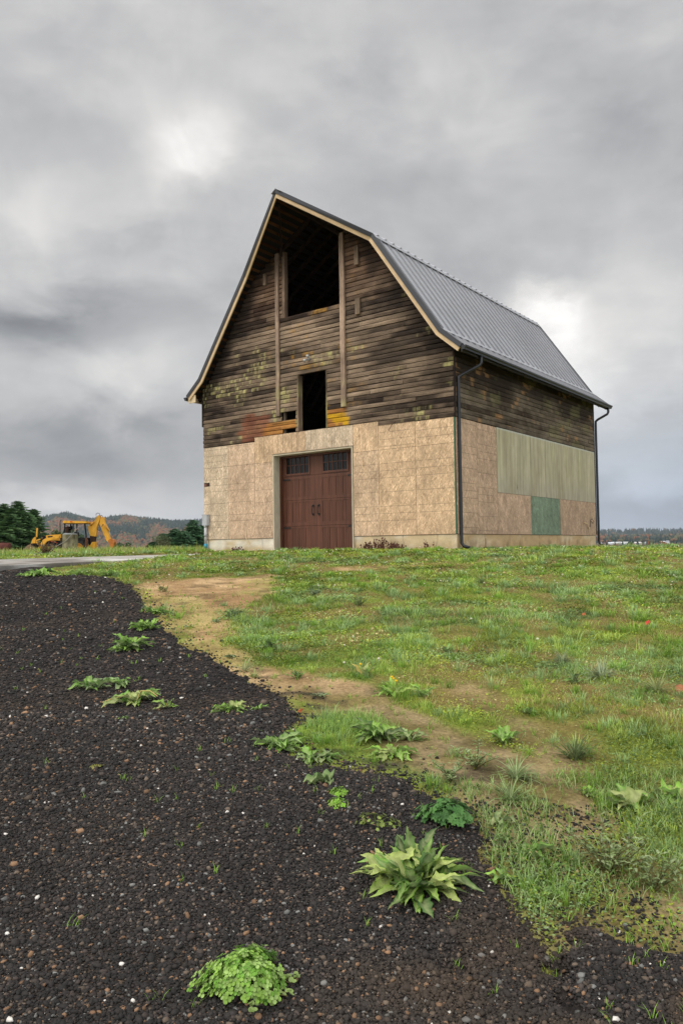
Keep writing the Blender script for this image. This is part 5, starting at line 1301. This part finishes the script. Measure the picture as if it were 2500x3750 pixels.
def wheel(cx, cy, R_, w, rimr, d0):
    c = place(cx, cy, d0); ax = Vector((FW[0], FW[1], 0)); a = Vector((RT[0], RT[1], 0)); mb = MB(); n = 28
    prof = [(R_*.62, 0), (R_*.92, .02), (R_, w*.2), (R_, w*.8), (R_*.92, w-.02), (R_*.62, w)]
    b = 0
    for i, (rr, h) in enumerate(prof):
        for k in range(n):
            t = 6.283*k/n; q = rr*(1+(.05 if (k % 2 and 1 < i < 4) else 0))
            p = Vector(c)+ax*h+(a*math.cos(t)+Vector((0, 0, 1))*math.sin(t))*q; mb.v.append(tuple(p)); mb.c.append((1, 1, 1))
    for i in range(len(prof)):
        for k in range(n): i2 = (i+1) % len(prof); mb.f.append([i*n+k, i*n+(k+1) % n, i2*n+(k+1) % n, i2*n+k])
    ty = mb.build('wheel', M['rubber'], dig)
    m2 = MB()
    for (rr, h) in ((rimr, .01), (rimr*.9, .0), (rimr*.8, .12), (rimr*.3, .14), (rimr*.28, .04), (.02, .03)):
        for k in range(n):
            t = 6.283*k/n; p = Vector(c)+ax*h+(a*math.cos(t)+Vector((0, 0, 1))*math.sin(t))*rr; m2.v.append(tuple(p)); m2.c.append(tuple(DYEL))
    for i in range(5):
        for k in range(n): m2.f.append([i*n+k, i*n+(k+1) % n, (i+1)*n+(k+1) % n, (i+1)*n+k])
    m2.build('rim', M['yellow'], ty)
for d in (-1.0, .62): wheel(925, 680, .60, .42, .33, d)
for d in (-.95, .65): wheel(490, 705, .46, .30, .24, d)
for d in (-1.02, .62):
    ext('fender', [[(845, 526), (985, 520), (1014, 560), (1014, 606), (1000, 606), (985, 570), (958, 552), (845, 556)]], d, d+.42, BLK, 'plain')
ext('operator_platform', [[(600, 520), (845, 526), (850, 690), (600, 690)]], -.5, .5, lin(52, 46, 40), 'plain')
ext('seat', [[(800, 430), (850, 430), (860, 500), (760, 510), (760, 488), (806, 480)]], -.22, .22, BLK, 'plain')
ext('dashboard', [[(668, 350), (700, 338), (725, 370), (700, 420), (705, 520), (668, 520)]], -.3, .3, lin(60, 40, 30), 'plain')
rod('steering_wheel', (722, 345), (742, 385), .16, BLK)
ext('canopy', [[(655, 256), (682, 248), (1035, 264), (1035, 290), (980, 294), (660, 288)]], -.72, .72, YEL)
ext('canopy_lining', [[(662, 289), (978, 295), (978, 300), (662, 296)]], -.7, .7, BLK, 'plain')
ext('canopy_lamp', [[(775, 258), (812, 260), (812, 280), (775, 278)]], -.74, -.721, lin(200, 90, 30), 'plain')
for d in (-.68, .60):
    ext('canopy_post', [[(680, 290), (696, 290), (682, 470), (664, 470)]], d, d+.08, BLK, 'plain')
    ext('canopy_post', [[(990, 296), (1012, 294), (1034, 520), (1016, 520)]], d, d+.08, BLK, 'plain')
ext('canopy_post', [[(808, 297), (826, 297), (824, 480), (806, 480)]], -.66, -.58, lin(54, 58, 64), 'plain')
ext('canopy_post', [[(862, 297), (879, 297), (878, 480), (862, 480)]], -.60, -.52, BLK, 'plain')
MB().tube([place(562, 470), place(562, 262), place(566, 246), place(580, 230)], .038, 8, lin(66, 54, 48)).build('exhaust_pipe', M['plain'], dig, True)
boom = ext('boom', [[(1018, 350), (1088, 268), (1108, 276), (1165, 182), (1185, 165), (1208, 176), (1208, 230), (1168, 330), (1152, 440), (1140, 505), (1060, 500), (1036, 450)]], -.16, .16, YEL)
ext('swing_frame', [[(1086, 592), (1140, 588), (1142, 706), (1062, 706), (1052, 660)]], -.24, .24, YEL)
ext('boom_base', [[(1050, 492), (1134, 504), (1122, 596), (1060, 600)]], -.20, .20, lin(54, 36, 26), 'plain')
for d in (-1.0, .86):
    ext('stabilizer', [[(1030, 500), (1072, 560), (1062, 706), (1024, 706)]], d, d+.14, lin(84, 54, 36), 'plain')
ext('dipper_arm', [[(1198, 290), (1214, 220), (1244, 190), (1275, 202), (1286, 290), (1352, 412), (1342, 440), (1372, 545), (1340, 600), (1312, 575), (1238, 400)]], -.13, .13, YEL)
ext('digging_bucket', [[(1345, 572), (1380, 545), (1438, 560), (1450, 600), (1432, 650), (1416, 700), (1362, 700), (1372, 640)]], -.32, .32, lin(186, 110, 40))
ext('bucket_teeth', [[(1362, 700), (1380, 700), (1372, 735)], [(1392, 700), (1412, 700), (1402, 730)]], -.3, -.2, RUST, 'plain')
rod('hydraulic_cylinder', (1062, 330), (1118, 268), .06, DYEL, 'yellow', -.24); rod('hydraulic_rod', (1100, 262), (1166, 180), .03, lin(206, 206, 204), 'silver', -.24)
rod('hydraulic_cylinder', (1272, 300), (1352, 420), .055, DYEL, 'yellow', -.2); rod('hydraulic_rod', (1352, 420), (1418, 548), .03, lin(206, 206, 204), 'silver', -.2)
for pts in ([(1150, 170), (1152, 140), (1180, 130), (1206, 142), (1206, 170)], [(1210, 178), (1225, 165), (1246, 172), (1252, 190)], [(1165, 350), (1168, 390), (1195, 408), (1222, 392), (1226, 362)], [(1240, 350), (1256, 316), (1278, 314), (1290, 340)]):
    MB().tube([place(x, y, -.2) for x, y in pts], .02, 6, BLK).build('hose', M['plain'], dig, True)

# concrete manhole rings with a lid
u0 = 44.0; v0 = ((90+723/4.356)-1250)/2820.78*u0; o = Vector((*[float(q) for q in uv2xy(u0, v0)], .66))
t = tag(empty('manhole_ring_stack', o), 'mossy concrete pipe section standing on end before the yellow digger', 'concrete pipe')
for (z0, z1) in ((-.1, .46), (.465, .90)):
    mb = MB(); V = []; n = 30; zs = np.linspace(z0, z1, 9); rr = .425
    for z in zs:
        for k in range(n):
            a = 6.283*k/n; q = mix(lin(100, 94, 68), lin(140, 134, 108), sstep(.35, .65, float(fbm(np.array(a*1.6), np.array(z*4), 3, 191)))); q = mix(q, lin(66, 64, 44), .6*sstep(.5, .7, float(fbm(np.array(a*3+5), np.array(z*1.2), 3, 192))))
            mb.v.append((o.x+rr*math.cos(a), o.y+rr*math.sin(a), o.z+z)); mb.c.append(tuple(q))
    for i in range(8):
        for k in range(n): mb.f.append([i*n+k, i*n+(k+1) % n, (i+1)*n+(k+1) % n, (i+1)*n+k])
    mb.f.append([8*n+k for k in range(n)]); mb.f.append([k for k in range(n)][::-1]); mb.build('pipe_ring', M['conc'], t, False)
MB().lathe((o.x, o.y, o.z+.905), [(.40, 0), (.40, .05), (.30, .06)], 24, col=lin(150, 152, 150)).box(o.x-.3, o.x-.05, o.y-.2, o.y+.1, o.z+.966, o.z+.99, lin(176, 178, 176)).build('pipe_lid', M['conc'], t)

# soil heap and rusty tank at the far left
def mound(u, v, w, h, label):
    o = base_at(u, v); o.z = float(ground_z(np.array(u), np.array(v))); n = 30; V = []; Cc = []
    for i in range(n):
        for j in range(n):
            a, b = (i/(n-1)-.5)*2, (j/(n-1)-.5)*2; q = max(0, 1-a*a-b*b)**.6*(.75+.5*float(fbm(np.array(a*3), np.array(b*3+v), 3, 195)))
            x, y = uv2xy(u+b*w/2, v+a*w/2); V.append((float(x), float(y), o.z-.15+h*q)); Cc.append(tuple(mix(lin(86, 70, 54), lin(120, 100, 76), float(fbm(np.array(a*6), np.array(b*6), 3, 196)))))
    F = [[i*n+j, i*n+j+1, (i+1)*n+j+1, (i+1)*n+j] for i in range(n-1) for j in range(n-1)]
    tag(make('soil_heap', V, F, M['soil'], None, Cc, True, origin=o), label, 'soil heap')
mound(57.0, (108-1250)/2820.78*57, 1.35, .95, 'heap of brown soil before the digger bucket')
u0 = 62.0; v0 = (10-1250)/2820.78*u0; x, y = [float(q) for q in uv2xy(u0, v0)]; z0 = .45; mb = MB(); a = Vector((RT[0], RT[1], 0))
mb.tube([Vector((x, y, z0+.45))-a*1.0, Vector((x, y, z0+.45))-a*.95, Vector((x, y, z0+.45))+a*.55, Vector((x, y, z0+.45))+a*.6], [.35, .45, .45, .35], 18, lin(86, 46, 38))
tk = tag(mb.build('storage_tank', M['plain'], None, True, origin=(x, y, z0)), 'low rust-red tank on the ground under the dark conifers', 'tank')
MB().tube([Vector((x, y, z0+.9)), Vector((x, y, z0+1.0))], .1, 10, lin(60, 36, 30)).build('cap', M['plain'], tk)

# ------------------------------------------------------------------ trees near the hilltop
def ground_at(u, v): return float(ground_z(np.array(float(u)), np.array(float(v))))
def conifer(u, v, h, spread, cols, label, seed, name='conifer_tree', z=None, nb=110, group=None):
    r = np.random.default_rng(seed); x, y = [float(q) for q in uv2xy(u, v)]; z0 = ground_at(u, v) if z is None else z; o = Vector((x, y, z0))
    t = tag(empty(name, o), label, 'tree', group)
    MB().tube([o, o+Vector((0, 0, h*.5)), o+Vector((0, 0, h*.97))], [h*.022, h*.014, .01], 7, lin(70, 54, 42)).build('trunk', M['bark'], t, True)
    P, C = [], []
    for i in range(nb):
        q = ((i+r.random())/nb)**.85; hz = h*(.04+.95*q); L = spread*(1-q)**.52*r.uniform(.65, 1.2)+h*.02; ph = i*2.39996+r.uniform(-.3, .3)
        d = np.array([math.cos(ph), math.sin(ph), 0.]); sd = np.array([-d[1], d[0], 0]); rise = .28*(q-.2)
        c0 = lin(*cols[r.integers(len(cols))])*r.uniform(.65, 1.35)
        ns = max(5, int(20*L/spread)+4)
        for k in range(ns):
            s = (k+.5)/ns*L; p = np.array(o)+d*s+np.array([0, 0, hz+rise*s-.10*s*s/max(L, .1)])
            for m in range(4):
                w = .42*L*(1-.6*s/L)*r.uniform(.3, 1.)+.07; sg = (-1, 1, 0, .5)[m]
                tip = p+d*w*r.uniform(.4, .9)+sd*sg*w*.9+np.array([0, 0, r.uniform(-.25, .22)*w]); e = np.array([0, 0, 1.])*w*.5*r.uniform(.5, 1)+sd*w*.3
                P += [p-e*.5, p+e*.5, tip]; c = c0*r.uniform(.7, 1.3); C += [c*.8, c*.8, c*1.15]
    P = np.array(P); F = np.arange(len(P)).reshape(-1, 3)
    make('crown', P, F, M['needle'], t, np.array(C))
    return t
def sx(px, u): return (px-1250)/2820.78*u
DK = ((70, 98, 60), (86, 116, 72), (58, 84, 52), (100, 128, 82))
BL = ((92, 124, 92), (78, 112, 80), (66, 96, 68))
for i, (px, u, h, sp, lb) in enumerate(((14, 76, 5.3, 2.4, 'tall dark conifer at the far left, cut by the edge of view'), (64, 74, 5.4, 2.3, 'tall dark conifer with the highest pointed top in the left group'),
        (122, 76, 4.7, 1.9, 'dark conifer nearest the digger, with a drooping ragged side'), (96, 72, 4.2, 1.6, 'shorter dark conifer tucked between the taller ones'), (38, 71, 4.0, 1.7, 'low dark conifer in front of the tall left pair'), (-30, 75, 5.4, 2, 'dark conifer beyond the edge of view'))):
    conifer(u, sx(px, u), h, sp, DK, lb, 200+i, nb=190, z=ground_at(u, sx(px, u))-.1, group='dark conifers beside the digger')
for i, (px, u, h, sp, lb) in enumerate(((706, 60, 2.75, 1.25, 'green conifer against the barn corner, tallest of the thicket'), (742, 62, 2.4, 1.2, 'green conifer partly hidden behind the barn corner'), (640, 61, 2.1, 1.15, 'bushy green conifer in the middle of the thicket'),
        (596, 62, 1.75, 1.0, 'low green conifer at the outer end of the thicket'), (672, 59, 1.9, 1.1, 'short green conifer in front of the thicket'), (560, 63, 1.1, .8, 'smallest green conifer trailing off the thicket'))):
    conifer(u, sx(px, u), h, sp, BL, lb, 220+i, nb=150, z=ground_at(u, sx(px, u))-.05, group='conifer thicket beside the barn')
def shrub(u, v, w, h, cols, label, seed, name='shrub', n=900, lf=.07, z=None, trunk=True, cat='shrub'):
    r = np.random.default_rng(seed); x, y = [float(q) for q in uv2xy(u, v)]; z0 = ground_at(u, v) if z is None else z; o = Vector((x, y, z0))
    t = tag(empty(name, o), label, cat)
    mb = MB()
    for k in range(5):
        a = k*1.3+seed; mb.tube([o, o+Vector((math.cos(a)*w*.12, math.sin(a)*w*.12, h*.4)), o+Vector((math.cos(a)*w*.25, math.sin(a)*w*.25, h*.75))], [h*.02, h*.014, h*.006], 5, lin(84, 68, 54), False)
    mb.build('stem' if not trunk else 'trunk', M['bark'], t)
    nb = 14; cen = np.stack([r.normal(0, .24, nb)*w, r.normal(0, .24, nb)*w, h*r.uniform(.28, .82, nb)], -1); cr = r.uniform(.16, .27, nb)
    k = r.integers(0, nb, n); d = r.normal(size=(n, 3)); d /= np.linalg.norm(d, axis=1)[:, None]
    p = cen[k]+d*(cr[k]*r.uniform(.6, 1.05, n))[:, None]*np.array([w, w, h*.8]); p[:, 2] = np.maximum(p[:, 2], h*.03)
    a = r.normal(size=(n, 3)); b = r.normal(size=(n, 3)); s = lf*r.uniform(.5, 1.3, (n, 1)); a = a/np.linalg.norm(a, axis=1)[:, None]*s; b = b/np.linalg.norm(b, axis=1)[:, None]*s
    P = np.stack([p-a, p+b, p+a, p-b], 1)+np.array(o); cc = np.array([lin(*q) for q in cols])[r.integers(0, len(cols), nb)][k]*r.uniform(.6, 1.35, (n, 1))
    make('crown', P.reshape(-1, 3), np.arange(n*4).reshape(n, 4), M['needle'], t, np.repeat(cc, 4, 0))
    return t
shrub(50, sx(592, 50), 1.15, 1.15, ((104, 112, 88), (92, 104, 76), (116, 120, 92)), 'grey-green rounded shrub in front of the conifer thicket', 241, n=1500, lf=.05)
shrub(57, sx(445, 57), .95, 1.0, ((52, 82, 48), (62, 94, 56)), 'small dark green bush just right of the digging bucket', 242, n=1100, lf=.05)
shrub(57, sx(472, 57), .6, .65, ((58, 86, 52), (70, 96, 60)), 'lowest dark green bush beside the drive, next to the digger', 243, n=700, lf=.05)
shrub(84, sx(214, 84), 2.6, 3.4, ((92, 108, 66), (104, 116, 70), (80, 98, 58)), 'olive green tree behind the digger cab', 244, name='leafy_tree', n=1600, lf=.11, cat='tree')
shrub(86, sx(280, 86), 2.0, 2.2, ((74, 96, 62), (84, 104, 66)), 'dark olive tree seen under the digger canopy', 245, name='leafy_tree', n=1100, lf=.11, cat='tree')
shrub(80, sx(155, 80), 2.0, 2.6, ((70, 92, 60), (86, 104, 66)), 'leafy tree at the foot of the dark conifers, by the digger bucket', 246, name='leafy_tree', n=1100, lf=.10, cat='tree')
# tall dry grass on the rim beyond the drive
r = np.random.default_rng(31); n = 9000; u = r.uniform(26, 50, n); v = (sx(0, u)-2)+r.random(n)*(sx(770, u)-sx(0, u)+2); k = fbm(u*.5, v*.9, 3, 251) > .46; u, v = u[k], v[k]; n = len(u)
P, F, C = blades(u, v, r.uniform(.06, .26, n)*np.exp(r.normal(0, .2, n)), np.abs(r.normal(.4, .25, n)), r.random(n)*6.283, .018*r.uniform(.6, 1.3, n), PAL[r.choice(6, size=n, p=[.2, .25, .2, .25, .05, .05])]*r.uniform(.7, 1.2, (n, 1)))
n2 = 30000; u = r.uniform(21, 52, n2); v = sx(0, u)-3+r.random(n2)*(sx(780, u)-sx(0, u)+3); k = ~(on_drive(u, v) | in_barn(u, v)); u, v = u[k], v[k]; n2 = len(u)
P2, F2, C2 = blades(u, v, r.uniform(.02, .07, n2), np.abs(r.normal(.6, .3, n2)), r.random(n2)*6.283, .02*r.uniform(.6, 1.3, n2), PAL[r.choice(6, size=n2, p=[.3, .25, .15, .2, .05, .05])]*r.uniform(.7, 1.2, (n2, 1)))
tag(make('rough_grass', np.concatenate([P, P2]), np.concatenate([F, F2+len(P)]), M['grass'], None, np.concatenate([C, C2])), 'taller rough grass on the rim beyond the drive', kind='stuff')

# ------------------------------------------------------------------ distant hills, forest and town
HR = 2002.5
def hor(px): return HR-.0133*(px-1250)
def hill_mesh(name, a0, a1, dists, zfun, label, cola):
    A = np.linspace(a0, a1, 160); Dd = np.array(dists); AA, DD = np.meshgrid(A, Dd, indexing='ij'); Z = zfun(AA, DD); x, y = uv2xy(DD, AA*DD)
    n, m = AA.shape; idx = np.arange(n*m).reshape(n, m); F = np.stack([idx[:-1, :-1], idx[1:, :-1], idx[1:, 1:], idx[:-1, 1:]], -1).reshape(-1, 4)
    P = np.stack([x, y, Z], -1).reshape(-1, 3); c = mix(lin(*cola[0]), lin(*cola[1]), fbm(AA.ravel()*60, DD.ravel()*.004, 3, 261))
    return tag(make(name, P, F, M['hill'], None, c, True), label, kind='structure')
LX = np.array([-900, -300, 0, 100, 148, 204, 245, 275, 316, 357, 388, 459, 490, 561, 612, 663, 745, 900, 1200]); LY = 5+np.array([1935, 1925, 1920, 1914, 1908, 1897, 1890, 1896, 1909, 1910, 1906, 1899, 1903, 1910, 1916, 1917, 1913, 1918, 1930])
def z_left(a, d):
    px = a*2820.78+1250; top = (hor(px)-np.interp(px, LX, LY))/2820.78*4500
    t = sstep(2300, 4500, d); rough = 26*(fbm(a*30, d*.0022, 4, 262)-.5)*sstep(2300, 3000, d)
    return EYE[2]-34+(top+34)*t**.8+rough*(t < .98)-60*sstep(4500, 6200, d)
hill_mesh('hills', -.85, -.02, list(np.linspace(2000, 4500, 40))+[4900, 5500, 6200], z_left, 'forested ridge beyond the valley on the digger side', ((40, 52, 36), (66, 60, 42)))
RD = [430, 700, 1200, 1900, 2300, 2800, 4000, 5600, 6600]; RZ = [-16, -9, -6, -3.2, 3, 14, 36, 84, 60]
def z_right(a, d):
    px = a*2820.78+1250
    return EYE[2]+np.interp(d, RD, RZ)+5*(fbm(a*14, d*.002, 3, 263)-.5)*sstep(1500, 3000, d)*2+10*(fbm(a*22, d*.0003, 3, 264)-.5)*sstep(4500, 5600, d)
hill_mesh('hills', .10, .9, list(np.geomspace(430, 6600, 50)), z_right, 'low wooded plain and hills beyond the barn', ((62, 66, 44), (84, 74, 54)))

def far_conifer_t():
    V, F = [], []
    for (z0, z1, rr) in ((.08, .55, .30), (.34, .80, .21), (.62, 1.0, .13)):
        b = len(V); V += [(rr*math.cos(k*1.0472+z0*7), rr*math.sin(k*1.0472+z0*7), z0) for k in range(6)]+[(0, 0, z1)]; F += [(b+k, b+(k+1) % 6, b+6) for k in range(6)]
    return np.array(V), np.array(F)
def far_trees(pts, hs, kinds, cols, seed):
    """batches of small trees for the distance: kind 0 conifer, 1 rounded"""
    r = np.random.default_rng(seed); out = []
    CT = far_conifer_t()
    for kd in (0, 1):
        k = kinds == kd; n = int(k.sum())
        if not n: continue
        if kd == 0: T, F = CT; sc = np.stack([hs[k]*r.uniform(.8, 1.25, n), hs[k]*r.uniform(.8, 1.25, n), hs[k]], -1)
        else:
            T = np.concatenate([IV*np.array([.42, .42, .38])+np.array([0, 0, .6]), IV[:, [1, 0, 2]]*np.array([.3, .3, .26])+np.array([.26, .1, .42]), IV[:, [2, 1, 0]]*np.array([.27, .3, .25])+np.array([-.24, -.12, .46])]); F = np.concatenate([IF, IF+12, IF+24]); sc = np.stack([hs[k]*r.uniform(.8, 1.2, n)]*2+[hs[k]], -1)
        m = len(T); th = r.random(n)*6.283; Vv = T[None]*(1+r.uniform(-.22, .22, (n, m, 1))); c, s = np.cos(th)[:, None], np.sin(th)[:, None]
        X = Vv[..., 0]*c-Vv[..., 1]*s; Y = Vv[..., 0]*s+Vv[..., 1]*c; Vv = np.stack([X, Y, Vv[..., 2]], -1)*sc[:, None, :]+pts[k][:, None, :]
        out.append((Vv.reshape(-1, 3), (F[None]+np.arange(n)[:, None, None]*m).reshape(-1, 3), np.repeat(cols[k], m, 0)*r.uniform(.8, 1.2, (n*m, 1))))
    off = 0; V, Fs, C = [], [], []
    for v, f, c in out: V.append(v); Fs.append(f+off); C.append(c); off += len(v)
    return np.concatenate(V), np.concatenate(Fs), np.concatenate(C)
r = np.random.default_rng(41); n = 15000
a = r.uniform(-.62, -.12, n); d = 2350+2200*r.random(n)**.8
z = z_left(a, d)-1.5; hgt = sstep(2300, 4500, d)
con = (fbm(a*26, d*.0016, 3, 271)+.55*(hgt-.62)+.12*(r.random(n)-.5)) > .52; con |= d > 4330
cc = np.where(con[:, None], np.array([lin(36, 52, 38), lin(44, 60, 42), lin(30, 44, 36)])[r.integers(0, 3, n)], np.array([lin(112, 78, 52), lin(126, 82, 50), lin(100, 84, 54), lin(92, 74, 50), lin(84, 88, 52)])[r.integers(0, 5, n)])
hs = np.where(con, r.uniform(17, 30, n), r.uniform(12, 21, n)); x, y = uv2xy(d, a*d)
V, F, C = far_trees(np.stack([x, y, z], -1), hs, np.where(con, 0, 1), cc, 42)
tag(make('ridge_forest', V, F, M['far'], None, C), 'dense forest of conifers and rusty autumn trees on the ridge', kind='stuff')
n = 5200; a = r.uniform(.16, .62, n); d = np.where(r.random(n) < .45, r.uniform(2050, 3400, n), np.where(r.random(n) < .5, r.uniform(4200, 5700, n), r.uniform(1300, 2000, n)))
z = z_right(a, d)-1; con = r.random(n) < np.where(d > 3400, .97, .72); town = (d < 2000)
cc = np.where(con[:, None], np.array([lin(34, 50, 40), lin(42, 58, 44), lin(30, 44, 38)])[r.integers(0, 3, n)], np.array([lin(112, 86, 60), lin(100, 86, 64), lin(120, 80, 54), lin(84, 80, 58), lin(86, 88, 62), lin(76, 80, 58)])[r.integers(0, 6, n)])
hs = np.where(d > 3400, r.uniform(18, 30, n), r.uniform(9, 20, n))*np.where(town, .62, 1); x, y = uv2xy(d, a*d); k = ~town | (r.random(n) < .12)
V, F, C = far_trees(np.stack([x, y, z], -1)[k], hs[k], np.where(con, 0, 1)[k], cc[k], 43)
tag(make('plain_woodland', V, F, M['far'], None, C), 'distant woodland around the town beyond the barn', kind='stuff')
n = 1500; a = r.uniform(.2, .62, n); d = r.uniform(480, 1150, n); z = z_right(a, d)-.5; x, y = uv2xy(d, a*d)
cc = np.array([lin(112, 92, 72), lin(98, 84, 62), lin(124, 100, 74), lin(92, 90, 60)])[r.integers(0, 4, n)]
V, F, C = far_trees(np.stack([x, y, z], -1), r.uniform(2.4, 5.6, n)*np.maximum(.75, d/900), np.ones(n, int), cc, 44)
tag(make('bare_thicket', V, F, M['far'], None, C), 'brown leafless thicket below the hilltop', kind='stuff')
# single trees that stand out on the plain
for (px, d, h, w, cols, lb) in ((2470, 620, 9.0, 8.5, ((96, 92, 62), (110, 100, 66), (84, 84, 56)), 'big round olive tree on the plain at the outer edge'), (2232, 800, 5.4, 5.6, ((40, 56, 52), (46, 62, 52)), 'dark round tree on the plain close to the far downpipe'),
        (2262, 640, 5.0, 9.0, ((112, 98, 74), (124, 104, 78)), 'wide brown leafless tree on the plain next to the dark round tree'), (2380, 650, 6.0, 8.0, ((104, 88, 66), (118, 96, 70)), 'brown leafless tree on the plain between the dark and olive trees'), (2304, 1150, 10.0, 7.5, ((40, 58, 50), (48, 66, 54)), 'dark upright tree among the white buildings'), (2344, 900, 6.5, 5.5, ((44, 60, 52), (50, 66, 56)), 'low dark tree below the white buildings')):
    aa = (px-1250)/2820.78; shrub(d, aa*d, w, h, cols, lb, int(px), name='leafy_tree', n=900, lf=h*.09, z=float(z_right(np.array(aa), np.array(float(d))))-.5, cat='tree')
# houses of the town
def house(px, d, L, w, h, rh, wallc, roofc, label, rot=.0):
    aa = (px-1250)/2820.78; x, y = [float(q) for q in uv2xy(d, aa*d)]; z = float(z_right(np.array(aa), np.array(float(d))))-.3
    t = tag(empty('house', (x, y, z)), label, 'house'); ca = Vector((RT[0], RT[1], 0)); cb = Vector((FW[0], FW[1], 0)); c, s = math.cos(rot), math.sin(rot); ca, cb = ca*c+cb*s, cb*c-ca*s
    P = lambda i, j, k: tuple(Vector((x, y, z))+ca*i+cb*j+Vector((0, 0, k)))
    mb = MB(); mb.hexa([P(-L/2, -w/2, 0), P(L/2, -w/2, 0), P(L/2, w/2, 0), P(-L/2, w/2, 0)], [P(-L/2, -w/2, h), P(L/2, -w/2, h), P(L/2, w/2, h), P(-L/2, w/2, h)], lin(*wallc)); mb.build('wall', M['plain'], t)
    mb = MB(); e = .5; mb.hexa([P(-L/2-e, -w/2-e, h), P(-L/2-e, w/2+e, h), P(-L/2-e, 0, h+rh)], [P(L/2+e, -w/2-e, h), P(L/2+e, w/2+e, h), P(L/2+e, 0, h+rh)], lin(*roofc)); mb.build('roof', M['plain'], t)
    mb = MB()
    for k in range(max(2, int(L/4))):
        i = -L/2+L*(k+.5)/max(2, int(L/4)); mb.hexa([P(i-.6, -w/2-.05, 1.0), P(i+.6, -w/2-.05, 1.0), P(i+.6, -w/2-.05, 2.3), P(i-.6, -w/2-.05, 2.3)], [P(i-.6, -w/2, 1.0), P(i+.6, -w/2, 1.0), P(i+.6, -w/2, 2.3), P(i-.6, -w/2, 2.3)], lin(60, 66, 74))
    mb.build('window', M['plain'], t)
WH, GY = (226, 228, 230), (176, 180, 186)
for q in ((2193, 1800, 7, 8, 4, 2, WH, (190, 196, 204), 'small white house nearest the far downpipe'), (2226, 1760, 12, 9, 4.2, 2.2, (200, 206, 214), (214, 220, 228), 'pale blue-grey house right of the smallest white one'),
          (2250, 1950, 20, 10, 4.5, 1.5, (210, 206, 196), (232, 234, 236), 'long low white-roofed building behind the pale house'), (2283, 1950, 22, 10, 4.5, 1.5, WH, (236, 236, 234), 'longest white-roofed building in the middle of the town'),
          (2331, 1700, 14, 9, 4.5, 2, (206, 190, 176), (216, 208, 204), 'beige wide house below the long white roofs'), (2212, 1600, 9, 8, 4, 2.2, (150, 96, 92), (112, 92, 92), 'dark red house low near the far downpipe'),
          (2430, 1900, 15, 9, 5, 2.2, (214, 198, 190), (206, 208, 212), 'pale house near the outer edge, beside orange trees'), (2440, 1700, 6, 7, 6.5, 2.2, WH, (150, 150, 156), 'narrow tall white house in front of the outermost pale one'), (2368, 1850, 12, 8, 4, 2, GY, (196, 200, 204), 'grey house between the beige house and the outer pale one')):
    house(*q)

# air: very thin haze that only tells over kilometres
hm = bpy.data.materials.new('haze'); nt, out = nodes_of(hm); pv = nt.nodes.new('ShaderNodeVolumePrincipled')
pv.inputs['Density'].default_value = HAZE; pv.inputs['Color'].default_value = (.80, .88, 1.0, 1); pv.inputs['Anisotropy'].default_value = 0
nt.links.new(pv.outputs[0], out.inputs['Volume'])
tag(MB().box(-7600, 7600, -7600, 7600, -240, 330).build('haze', hm), 'thin bluish haze over the valley', kind='stuff')
